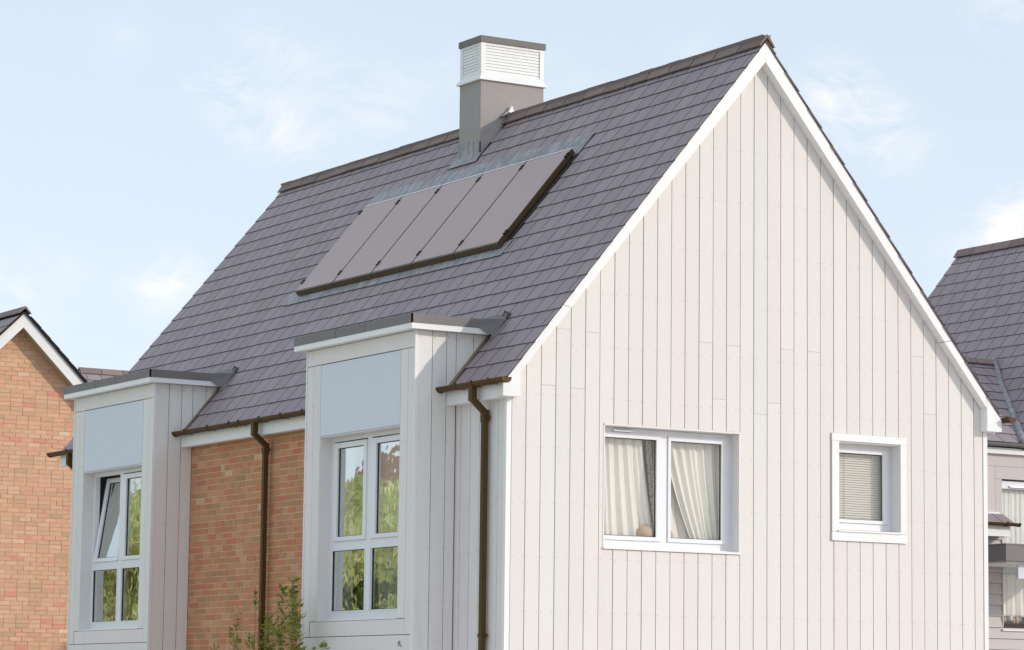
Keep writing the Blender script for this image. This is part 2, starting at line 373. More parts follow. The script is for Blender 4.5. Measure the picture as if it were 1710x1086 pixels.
# ---- gable boards
BP = .18; BO = .0449
joints = {4: (5.53,), 3: (4.93,), 5: (4.92,), 6: (5.52,), 14: (5.52,), 16: (5.51,), 15: (4.92,), 19: (4.92,), 20: (5.52,), 22: (5.52,), 18: (4.79,), 30: (5.57,), 31: (4.93,)}
nails = MB()
def nail(x, z, y=-.0008, r=.0055):
    n = 6; nails.add([(x+r*math.cos(i*math.pi/3), y, z+r*math.sin(i*math.pi/3)) for i in range(n)], [tuple(range(n))])
def nailx(y, z, x, r=.0055):
    n = 6; nails.add([(x, y+r*math.cos(i*math.pi/3), z+r*math.sin(i*math.pi/3)) for i in range(n)], [tuple(range(n))])
NZ = [2.593-.56, 2.593, 3.154, 3.714, 4.281, 4.826, 5.38, 5.944, 6.51, 7.083, 7.65]
k = -1
while True:
    x0 = BO+BP*k; x1 = x0+BP
    if x0 > HW-.05: break
    a, b = max(x0, .052)+.0045, min(x1, HW-.052)-.0045
    if b-a < .02: k += 1; continue
    segs = []                                            # (xa, xb, za, zb or None)
    w = W1 if (b > W1[0]-.001 and a < W1[1]) else W2f if False else None
    def cut(op, a, b):
        out = [(a, b, 0, op[2]-.004), (a, b, op[3]+.004, None)]
        if a < op[0]-.004: out.append((a, min(b, op[0]-.002), op[2]-.004, op[3]+.004))
        if b > op[1]+.004: out.append((max(a, op[1]+.002), b, op[2]-.004, op[3]+.004))
        return out
    W2o = (4.147, 5.179, 3.464, 4.643)                   # outer edge of the white surround
    if b > W1[0] and a < W1[1]: segs = cut(W1, a, b)
    elif b > W2o[0] and a < W2o[1]: segs = cut(W2o, a, b)
    else: segs = [(a, b, 0, None)]
    js = joints.get(k+1, ())
    # split the strip at its end joints: every length is a board
    pieces = [[]]; cuts = sorted(js)
    bounds = [0]+list(cuts)+[99]
    for i in range(len(bounds)-1):
        lo, hi = bounds[i]+(.0012 if i else 0), bounds[i+1]-(.0012 if i < len(bounds)-2 else 0)
        grp = MB(); dy = rnd.uniform(-.0015, .0015)
        for (xa, xb, za, zb) in segs:
            z0 = max(za, lo); z1 = None if (zb is None and hi > 90) else min(99 if zb is None else zb, hi)
            if z1 is not None and z1 <= z0: continue
            if z0 >= min(gtop(xa), gtop(xb)) and z0 >= max(gtop(xa), gtop(xb)): continue
            grp.prism(gpoly(xa, xb, z0, z1), 'y', dy, .012)
        if grp.v: grp.build('board', MT['board'], wall_o)
    for z in NZ:
        zz = z+rnd.uniform(-.008, .008)
        for x in (a+.022, b-.022):
            if zz > gtop(x)-.03: continue
            if any(o[0]-.02 < x < o[1]+.02 and o[2]-.03 < zz < o[3]+.03 for o in (W1, W2o)): continue
            nail(x, zz+rnd.uniform(-.004, .004), -.0022, .0045)
    k += 1
# corner trims
t = MB(); t.box((-.012, -.006, 0), (.046, .014, 4.78)); t.box((-.012, .014, 0), (.014, .05, 4.78)); t.build('corner_trim', MT['white'], house)
t = MB(); t.box((HW-.046, -.006, 0), (HW+.012, .014, 4.78)); t.box((HW-.014, .014, 0), (HW+.012, .05, 4.78)); t.build('corner_trim', MT['white'], house)
# front boards between corner and bay 2 (plane x=0)
ys = [.054, .176, .366, .556, .747, .944, 1.075]
for a, b in zip(ys, ys[1:]):
    q = MB(); q.prism([(a+.004, 0), (b-.004, 0), (b-.004, 4.85), (a+.004, 4.85)], 'x', 0+rnd.uniform(-.001, .001), .014); q.build('board', MT['bayboard'], wall_o)
    for z in NZ[:6]:
        for y in (a+.02, b-.02): nailx(y, z+.05+rnd.uniform(-.01, .01), -.002, .0045)
# ---- brick panel between the bays
def bricks(parent, mats, plane, u0, u1, z0, z1, d0, d1, vis, limit=300, pitch=.225, course=.075, seed=1):
    """plane 'x' or 'y'; u along the wall"""
    vr = random.Random(seed); items = []
    nr = int((z1-z0)/course)
    for r in range(nr):
        z = z0+r*course; u = u0-(pitch/2 if r % 2 else 0)+vr.choice((0, 0, 0, .0))
        while u < u1:
            half = vr.random() < .16
            w = pitch/2 if half else pitch
            a, b = max(u, u0), min(u+w, u1)
            if b-a > .03: items.append((a, b, z))
            u += w
    def score(it):
        c = ((it[0]+it[1])/2, it[2]+.03)
        P = (d0, c[0], c[1]) if plane == 'x' else (c[0], d0, c[1])
        if not vis(P): return -1
        return (it[1]-it[0])/((Vector(P)-CAMP).length)
    order = sorted(range(len(items)), key=lambda i: -score(items[i]))
    nm = set(i for i in order[:limit] if score(items[i]) > 0)
    st = MB(); cache = {}
    for i, (a, b, z) in enumerate(items):
        w = round(b-a, 3); dd = vr.uniform(-.0025, .0025)
        zz = z+vr.uniform(-.001, .001)
        def mk(ox, oz, od):
            q = MB(); lo, hi = .005, w-.005
            if plane == 'x': q.box((od+d0, ox+lo, oz), (od+d1, ox+hi, oz+course-.010))
            else: q.box((ox+lo, od+d0, oz), (ox+hi, od+d1, oz+course-.010))
            return q
        if i in nm:
            if w not in cache: cache[w] = mk(0, 0, 0).mesh('brick', mats)
            org = (dd, a, zz) if plane == 'x' else (a, dd, zz)
            inst(cache[w], 'brick', parent, org)
        else:
            q = mk(a, zz, dd); st.add(q.v, q.f)
    if st.v: o = st.build('bricks', mats, parent); o['kind'] = 'stuff'
def vis_main(P):
    u, v = to_pix(P); return 310 < u < 512 and v < 1095
bricks(wall_o, MT['brick'], 'x', YB+.0, YC-.003, 0.0, 4.8, .022, .10, vis_main, 300, seed=3)
bricks(wall_o, MT['brick'], 'x', YD+.0, LEN, 0.0, 4.8, .022, .10, lambda P: False, 0, seed=4)

# ---- roof
eav = MB()
Nn = Vector((-math.sin(PHI), 0, math.cos(PHI))); Uu = Vector((math.cos(PHI), 0, math.sin(PHI)))
def RP(x, y, n=0.0): return Vector((x, y, ZR-S*(H-x)))+Nn*n
Nb = Vector((math.sin(PHI), 0, math.cos(PHI))); Ub = Vector((-math.cos(PHI), 0, math.sin(PHI)))
Y0, Y1 = -.15, 11.50
deck = MB()
def slab(mb, pts, nrm, th, mi=0):
    mb.hexa([Vector(p)-nrm*th for p in pts], pts, mi)
slab(deck, [RP(-.11, -.112, -.0205), RP(H, -.112, -.0205), RP(H, Y1-.015, -.0205), RP(-.11, Y1-.015, -.0205)], Nn, .05)
def RB(x, y, n=0.0): return Vector((x, y, ZR-S*(x-H)))+Nb*n
slab(deck, [RB(H, -.112, -.0205), RB(HW+.11, -.112, -.0205), RB(HW+.11, Y1-.015, -.0205), RB(H, Y1-.015, -.0205)], Nb, .05)
roof = deck.build('roof', MT['deck'], house)
CHX = (2.770, 3.684); CHY = (5.331, 5.852); PX = (1.32, 2.315); PY = (2.445, 7.43)
def keep_main(c):
    if c.x < .42 and (YA+.15 < c.y < YB-.15 or YC+.15 < c.y < YD-.15): return False
    if CHX[0] < c.x and CHY[0] < c.y < CHY[1]: return False
    return True
def named_main(items):
    def ok(c):
        if PX[0] < c.x < PX[1] and PY[0]+.1 < c.y < PY[1]-.1: return False
        if c.x > 3.1: return False
        if c.x < .5 and (YA-.05 < c.y < YB+.3 or YC-.1 < c.y < YD): return False
        return True
    idx = [i for i, it in enumerate(items) if ok(it[2]) and it[1] > .1]
    idx.sort(key=lambda i: (items[i][2]-CAMP).length)
    return idx[:300]
e0 = RP(-.1003, 0, -.020)
slope_slates(roof, e0, (0, 1, 0), Uu, Nn, 21, Y0, Y1, -.18, .286, SG, keep_main, named_main)
eb = RB(HW+.1003, 0, -.020)
slope_slates(roof, eb, (0, -1, 0), Ub, Nb, 21, -Y1, -Y0, 0, .286, SG, lambda c: True, lambda it: [])
# ridge tiles
def ridge_mesh(ln, wing=.165, slope=PHI, th=.018):
    q = MB(); c, s_ = math.cos(slope), math.sin(slope)
    o_ = [(-wing*c, -wing*s_), (-.02, -.006), (0, .004), (.02, -.006), (wing*c, -wing*s_)]
    i_ = [(-wing*c+th*s_*1.0, -wing*s_-th*c), (0, -.004-th*1.55), (wing*c-th*s_, -wing*s_-th*c)]
    q.prism(o_+i_[::-1], 'y', .007, ln-.007); return q
rtm = ridge_mesh(.45).mesh('ridge_tile', MT['ridge'])
y = Y0-.01
j = 0
while y < Y1-.05:
    if not (CHY[0]-.43 < y < CHY[1]-.02):
        ln = min(.45, Y1-y)
        me = rtm if ln > .44 else ridge_mesh(ln).mesh('ridge_tile', MT['ridge'])
        o = inst(me, 'ridge_tile', roof, (H, y, ZR+.045+rnd.uniform(-.006, .006)), (rnd.uniform(-.014, .014), 0, rnd.uniform(-.01, .01)))
    y += .45
    if y > CHY[0]-.45 and y < CHY[0]:
        inst(ridge_mesh(CHY[0]-y-.0).mesh('ridge_tile', MT['ridge']), 'ridge_tile', roof, (H, y, ZR+.045)); y = CHY[1]
# ---- barge boards and foot boxes
B0, B1 = -D, .0
bg_ = MB()
def barge(side):
    X = (lambda x: x) if side < 0 else (lambda x: HW-x)
    f = -.1277
    seam = .592
    o_ = lambda x: 8.868-S*(H-x)
    i_ = lambda x: 5.04+(8.65-5.04)*(x-.0877)/(H-.0877)
    q = MB()
    up = [(H-.001, i_(H)), (H-.001, o_(H)), (seam+.0, o_(seam)), (seam+.10, i_(seam+.10))]
    q.prism([(X(a), b) for a, b in up], 'y', -D, -.003); q.build('barge_board', MT['white'], house)
    q = MB()
    lowp = [(seam-.004, o_(seam-.004)), (seam+.096, i_(seam+.096)), (.0824+.003, i_(.0854)), (.0854, o_(.0854))]
    q.prism([(X(a), b) for a, b in lowp], 'y', -D, -.003); q.build('barge_board', MT['white'], house)
    q = MB()
    q.prism([(X(a), b) for a, b in [(.0824, i_(.0824)+.0), (.0824, 4.7745), (f, 4.7745), (f, o_(f)), (.0824, o_(.0824))]], 'y', -D-.003, -.002)
    q.build('barge_foot', MT['white'], house)
barge(-1); barge(1)
# ---- eaves fascias, soffits, gutters
def fascia(y0, y1, x=-.1277, side=1):
    q = MB(); X = (lambda v: v) if side > 0 else (lambda v: HW-v)
    q.box((X(x), y0, 4.76), (X(x+.02), y1, 4.925)); q.box((X(x+.02), y0, 4.765), (X(.0), y1, 4.785)); q.build('fascia', MT['white'], house)
fascia(-.001, YA-.003); fascia(YB+.003, YC-.003); fascia(YD+.003, LEN+.1); fascia(-.001, LEN+.1, side=-1)
def gutter(parent, p0, p1, outward, r=.055, brk=(), mats=None, name='gutter'):
    """half-round channel from p0 to p1 (rim level); outward = unit vector away from the wall"""
    p0, p1, ow = Vector(p0), Vector(p1), Vector(outward); q = MB(); n = 8; t_ = (p1-p0).normalized(); up = Vector((0, 0, 1))
    def ring(p, r): return [p+ow*(-math.cos(math.pi*i/n)*r)-up*(math.sin(math.pi*i/n)*r*1.0) for i in range(n+1)]
    a, b, a2, b2 = ring(p0, r), ring(p1, r), ring(p0, r-.004), ring(p1, r-.004)
    vs = a+b+a2+b2; k_ = n+1; fs = []
    for i in range(n): fs += [(i, i+1, k_+i+1, k_+i), (2*k_+i, 3*k_+i, 3*k_+i+1, 2*k_+i+1)]
    for c0, c1 in ((0, 2*k_), (k_, 3*k_)):
        fs.append(tuple(c0+i for i in range(k_)))
    for i in (0, n): fs.append((i, k_+i, 3*k_+i, 2*k_+i))
    q.add(vs, fs)
    for e in (p0, p1):                                  # end collars
        rr = ring(e-t_*.012, r+.006)+ring(e+t_*.012, r+.006); q.add(rr, [(i, i+1, k_+i+1, k_+i) for i in range(n)]+[tuple(range(k_)), tuple(range(2*k_-1, k_-1, -1))])
    go = q.build(name, mats or MT['brown'], parent)
    for s_ in brk:
        c = p0+t_*s_; w = MB(); rr = ring(c-t_*.014, r+.007)+ring(c+t_*.014, r+.007)
        w.add(rr, [(i, i+1, k_+i+1, k_+i) for i in range(n)]+[(0, n, k_+n, k_)])
        w.box(c+ow*(r+.004)-t_*.014+up*-.01, c+ow*(r-.012)+t_*.014+up*.016); w.box(c-ow*(r+.012)-t_*.014-up*.05, c-ow*(r-.01)+t_*.014+up*.0)
        w.build('gutter_bracket', mats or MT['brown'], go)
    return go
GX = -.20; GZ = 4.945
gutter(house, (GX, -.30, GZ), (GX, 1.03, GZ), (-1, 0, 0), brk=(.28, .62, .95))
gutter(house, (GX, 3.53, GZ), (GX, 7.605, GZ), (-1, 0, 0), brk=(.6, 1.15, 1.7, 2.25, 2.5, 3.1, 3.75))
gutter(house, (GX, YD+.01, GZ), (GX, 11.60, GZ), (-1, 0, 0), brk=(.4, .9))
gutter(house, (HW-GX, -.22, GZ-.01), (HW-GX, 11.6, GZ-.01), (1, 0, 0), brk=(.4,))
def downpipe(y, clips, ztop=4.9):
    q = MB(); xg, xw = -.205, -.055; hf = .0285
    q.sqtube([(xg, y, 4.90), (xg, y, 4.76)], .034)
    q.sqtube([(xg, y, 4.77), (xw, y, 4.64)], hf)
    q.sqtube([(xw, y, 4.655), (xw, y, 4.55)], .034); q.sqtube([(xw, y, 4.56), (xw, y, 0.05)], hf)
    o = q.build('downpipe', MT['brown'], house)
    for z in clips:
        w = MB(); w.box((xw-hf-.006, y-hf-.006, z-.02), (xw+hf+.015, y+hf+.006, z+.02)); w.box((xw+.0, y-hf-.035, z-.014), (xw+.03, y+hf+.035, z+.014)); w.build('pipe_clip', MT['brown'], o)
downpipe(.36, (4.59, 2.341, .8))
downpipe(5.42, (4.59, 2.6, .8))
downpipe(10.95, (4.59, 2.6))

# ---- chimney
ch = MB(); zb = 8.2
ch.box((CHX[0], CHY[0], 8.3), (CHX[1], CHY[1], 9.375))
chim = ch.build('chimney', MT['render'], house)
def frustum(z0, z1, e0, e1, name, m_, par):
    q = MB(); f = lambda e, z: [(CHX[0]-e, CHY[0]-e, z), (CHX[1]+e, CHY[0]-e, z), (CHX[1]+e, CHY[1]+e, z), (CHX[0]-e, CHY[1]+e, z)]
    q.hexa(f(e0, z0), f(e1, z1)); return q.build(name, m_, par)
frustum(9.352, 9.376, .034, .034, 'flare_edge', MT['white'], chim)
frustum(9.376, 9.425, .034, .0, 'flare', MT['white'], chim)
frustum(9.425, 9.455, -.002, -.002, 'louvre_sill', MT['white'], chim)
frustum(9.45, 9.83, -.034, -.034, 'louvre_core', MT['upvc'], chim)
for (x, y_) in ((CHX[0], CHY[0]), (CHX[1]-.055, CHY[0]), (CHX[0], CHY[1]-.055), (CHX[1]-.055, CHY[1]-.055)):
    q = MB(); q.box((x-.001, y_-.001, 9.454), (x+.056, y_+.056, 9.832)); q.build('corner_post', MT['white'], chim)
frustum(9.80, 9.834, -.003, -.003, 'louvre_head', MT['white'], chim)
for i in range(9):                                      # louvre blades, lapped one over the next on all four sides
    z = 9.457+i*.0385; q = MB(); o_, n_, h_ = .009, .021, .040
    q.prism([(CHY[0]+o_, z), (CHY[0]+o_+.01, z-.002), (CHY[0]+n_+.008, z+h_), (CHY[0]+n_, z+h_)], 'x', CHX[0]+.05, CHX[1]-.05)
    q.prism([(CHY[1]-o_, z), (CHY[1]-o_-.01, z-.002), (CHY[1]-n_-.008, z+h_), (CHY[1]-n_, z+h_)], 'x', CHX[0]+.05, CHX[1]-.05)
    q.prism([(CHX[0]+o_, z), (CHX[0]+o_+.01, z-.002), (CHX[0]+n_+.008, z+h_), (CHX[0]+n_, z+h_)], 'y', CHY[0]+.05, CHY[1]-.05)
    q.prism([(CHX[1]-o_, z), (CHX[1]-o_-.01, z-.002), (CHX[1]-n_-.008, z+h_), (CHX[1]-n_, z+h_)], 'y', CHY[0]+.05, CHY[1]-.05)
    o = q.build('louvre_blade', MT['white'], chim)
frustum(9.834, 9.912, .018, .018, 'chimney_cap', MT['capstone'], chim)
# lead: apron at the foot, stepped cover up the side, tray end at the top
q = MB(); za = rz(CHX[0])
q.box((CHX[0]-.012, CHY[0]-.014, za-.06), (CHX[0]-.001, CHY[1]+.010, 8.60))
ap = [RP(CHX[0]-.005, CHY[0]-.05, .012), RP(CHX[0]-.005, CHY[1]+.06, .012), RP(CHX[0]-.115, CHY[1]+.10, .012), RP(CHX[0]-.115, CHY[0]-.10, .012)]
slab(q, [ap[3], ap[0], ap[1], ap[2]], Nn, .006)
q.build('lead_apron', MT['lead'], chim)
q = MB()
q.prism([(CHX[0]-.012, rz(CHX[0]-.012)-.02), (H, rz(H)-.0), (H+.02, rz(H)+.10), (CHX[0]-.012, rz(CHX[0])+.14)], 'y', CHY[0]-.014, CHY[0]-.002)
q.build('side_flashing', mat('weathered_lead', (.43, .40, .38), .6, grain=(25, .22), bump=.3, bscale=40), chim)
q = MB()
q.prism([(CHX[0]+.27, rz(CHX[0]+.27)+.155), (CHX[0]+.30, rz(CHX[0]+.3)+.125), (H+.02, rz(H)+.09), (H+.012, rz(H)+.128)], 'y', CHY[0]-.05, CHY[0]-.004)
q.build('tray_edge', MT['lead'], chim)
q = MB(); q.prism([(H-.03, rz(H)+.075), (H+.05, rz(H)+.0), (H+.075, rz(H)+.03), (H+.02, rz(H)+.15)], 'y', CHY[0]-.06, CHY[0]-.004); q.build('tray_end', MT['white'], chim)

# ---- solar collectors on the front slope
def RO(x, y, off): return Vector((x, y, ZR-S*(H-x)+off))
frame_o = MB()
top_o, bot_o = .125, .045
n_ = 5
seps = [2.452+i*(7.435-2.452)/5 for i in range(6)]
px0, px1 = 1.318, 2.308
for i in range(5):
    a, b = seps[i]+.006, seps[i+1]-.006
    q = MB()
    q.hexa([RO(px0+.038, a, .026), RO(px1+.038, a, .026), RO(px1+.038, b, .026), RO(px0+.038, b, .026)], [RO(px0, a, .122), RO(px1, a, .122), RO(px1, b, .122), RO(px0, b, .122)])
    pan = q.build('solar_panel', MT['bronze'], roof, org=RO(px0, a, 0))
    q = MB(); slab(q, [RO(px0+.012, a+.012, .1275), RO(px1-.014, a+.012, .1275), RO(px1-.014, b-.012, .1275), RO(px0+.012, b-.012, .1275)], Nn, .006)
    q.build('glazing', MT['collector'], pan)
    q = MB(); slab(q, [RO(px1-.010, a, .130), RO(px1+.002, a, .130), RO(px1+.002, b, .130), RO(px1-.010, b, .130)], Nn, .02); q.build('top_rail', MT['silver'], pan)
    
for i, y_ in enumerate(seps):
    for x in (px0+.10, px1-.085):
        q = MB()
        for dx in (-.018, .010):
            slab(q, [RO(x+dx, y_-.032, .143), RO(x+dx+.009, y_-.032, .143), RO(x+dx+.009, y_+.032, .143), RO(x+dx, y_+.032, .143)], Nn, .012)
        slab(q, [RO(x-.02, y_-.012, .146), RO(x+.026, y_-.012, .146), RO(x+.026, y_+.012, .146), RO(x-.02, y_+.012, .146)], Nn, .03)
        q.build('panel_clamp', MT['black'], roof)
# lead flashing strips above and below the collectors: separate sheets
ya_ = 2.30
for (a, b) in ((2.41, 3.3), (3.305, 4.75), (4.755, 6.2), (6.205, 7.66)):
    q = MB(); slab(q, [RP(px1+.03, a, .006), RP(2.592, a, .006), RP(2.592, b, .006), RP(px1+.03, b, .006)], Nn, .006); q.build('lead_sheet', MT['lead'], roof)
for (a, b) in ((2.33, 3.45), (3.455, 5.2), (5.205, 6.7), (6.705, 7.74)):
    q = MB(); slab(q, [RP(1.292, a, .006), RP(px0+.13, a, .006), RP(px0+.13, b, .006), RP(1.292, b, .006)], Nn, .006); q.build('lead_sheet', MT['lead'], roof)
for (a, b) in ((2.395, 2.45), (7.435, 7.50)):
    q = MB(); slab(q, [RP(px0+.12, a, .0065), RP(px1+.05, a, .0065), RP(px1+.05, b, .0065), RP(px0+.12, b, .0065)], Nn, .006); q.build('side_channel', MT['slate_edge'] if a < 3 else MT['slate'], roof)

# ------------------------------------------------------------------ windows
def FY(u, d, z): return (u, d, z)          # wall facing -y, d inwards
def FX(u, d, z): return (d, u, z)          # wall facing -x
def wbox(mb, F, u0, u1, z0, z1, d0, d1, tilt=None):
    if tilt is None: mb.box(F(u0, d0, z0), F(u1, d1, z1)); return
    zt, tn = tilt
    T = lambda u, d, z: F(u, d+(z-zt)*tn, z)
    mb.hexa([T(u0, d0, z0), T(u1, d0, z0), T(u1, d1, z0), T(u0, d1, z0)], [T(u0, d0, z1), T(u1, d0, z1), T(u1, d1, z1), T(u0, d1, z1)])
def ringbox(mb, F, o, i, d0, d1, tilt=None):
    (a, b, c, d), (e, f, g_, h_) = o, i      # u0,u1,z0,z1
    wbox(mb, F, a, e, c, d, d0, d1, tilt); wbox(mb, F, f, b, c, d, d0, d1, tilt)
    wbox(mb, F, e, f, c, g_, d0, d1, tilt); wbox(mb, F, e, f, h_, d, d0, d1, tilt)
def sash(win, F, o, i, d, tilt=None, glass='glass', m_=None):
    q = MB(); ringbox(q, F, o, i, d-.018, d+.04, tilt); q.build('sash', m_ or MT['upvc'], win)
    q = MB(); ringbox(q, F, (i[0]-.001, i[1]+.001, i[2]-.001, i[3]+.001), (i[0]+.007, i[1]-.007, i[2]+.007, i[3]-.007), d+.004, d+.02, tilt); q.build('gasket', MT['black'], win)
    q = MB(); T = (lambda u, z: F(u, d+.012, z)) if tilt is None else (lambda u, z: F(u, d+.012+(z-tilt[0])*tilt[1], z))
    vs = [T(i[0], i[2]), T(i[1], i[2]), T(i[1], i[3]), T(i[0], i[3])]
    q.add(vs, [(0, 1, 2, 3)] if F is FY else [(3, 2, 1, 0)]); q.build('pane', MT[glass], win)
def room(parent, F, u0, u1, z0, z1, d0, d1, m_):
    q = MB(); t_ = .03
    wbox(q, F, u0, u1, z0, z1, d1, d1+t_); wbox(q, F, u0-t_, u0, z0, z1, d0, d1+t_); wbox(q, F, u1, u1+t_, z0, z1, d0, d1+t_)
    wbox(q, F, u0, u1, z0-t_, z0, d0, d1); wbox(q, F, u0, u1, z1, z1+t_, d0, d1); return q.build('room_lining', m_, parent)

# gable window 1 (curtained)
win = MB(); r = .16
ringbox(win, FY, (W1[0]+.002, W1[1]-.002, 3.300, 4.556), (W1[0]+.032, 2.856, 3.37, 4.507), r, r+.06); wbox(win, FY, 2.007, 2.093, 3.37, 4.507, r, r+.06)
w1 = win.build('window', MT['upvc'], house, label='two-light window with cream curtains')
sash(w1, FY, (1.215, 2.005, 3.372, 4.505), (1.272, 1.944, 3.416, 4.450), r-.0, glass='glass_clear')
sash(w1, FY, (2.095, 2.854, 3.372, 4.505), (2.128, 2.787, 3.416, 4.450), r-.0, glass='glass_clear')
q = MB(); q.box((W1[0]-.0, -.012, 4.558), (W1[1]+.0, .155, 4.577)); q.build('head_trim', MT['bayboard'], w1)
q = MB(); q.box((W1[0]-.004, -.022, 3.262), (W1[1]+.002, .155, 3.286)); q.box((W1[0], .10, 3.286), (W1[1], .158, 3.299)); q.build('sill', MT['white'], w1)
for a, b in ((W1[0]-.003, W1[0]+.012), (W1[1]-.012, W1[1]+.002)): q = MB(); q.box((a, -.004, 3.287), (b, .22, 4.557)); q.build('reveal', MT['bayboard'], w1)
q = MB(); q.box((1.385, r-.035, 4.512), (1.62, r-.001, 4.530)); q.build('trickle_vent', MT['silver'], w1)
q = MB(); q.box((W1[0], .224, 3.25), (W1[0]+.03, .25, 4.6)); q.build('inner_jamb', MT['room'], w1)
q = MB(); q.box((W1[1]-.03, .224, 3.25), (W1[1], .25, 4.6)); q.build('inner_jamb', MT['room'], w1)
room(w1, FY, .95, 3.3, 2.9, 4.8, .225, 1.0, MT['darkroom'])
q = MB(); q.box((1.2, .222, 3.34), (2.9, .42, 3.37)); q.build('window_board', MT['white'], w1)
# window 2 (blind)
win = MB()
ringbox(win, FY, (W2[0]+.002, W2[1]-.002+.02, 3.60, 4.548), (W2[0]+.048, 5.044, 3.675, 4.503), r, r+.06)
w2 = win.build('window', MT['upvc'], house, label='small square window with white surround and closed blind')
sash(w2, FY, (4.292, 5.042, 3.677, 4.501), (4.350, 4.977, 3.715, 4.450), r, glass='glass_clear')
q = MB(); q.box((4.147, -.024, 4.561), (5.179, -.003, 4.643)); q.build('surround', MT['white'], w2)
q = MB(); q.box((4.149, -.022, 3.566), (W2[0], -.003, 4.559)); q.build('surround', MT['white'], w2)
q = MB(); q.box((W2[1], -.022, 3.566), (5.177, -.003, 4.559)); q.build('surround', MT['white'], w2)
q = MB(); q.box((4.147, -.024, 3.464), (5.179, -.003, 3.562)); q.build('surround', MT['white'], w2)
q = MB(); q.box((4.225, -.040, 3.563), (5.11, .155, 3.583)); q.build('sill', MT['white'], w2)
for a, b in ((W2[0]-.003, W2[0]+.012), (W2[1]-.004, W2[1]+.012)): q = MB(); q.box((a, -.002, 3.584), (b, .22, 4.557)); q.build('reveal', MT['bayboard'], w2)
q = MB(); q.box((W2[0]+.013, -.001, 4.548), (W2[1]-.005, .155, 4.560)); q.build('reveal', MT['bayboard'], w2)
room(w2, FY, 4.0, 5.3, 3.3, 4.75, .225, .9, MT['darkroom'])

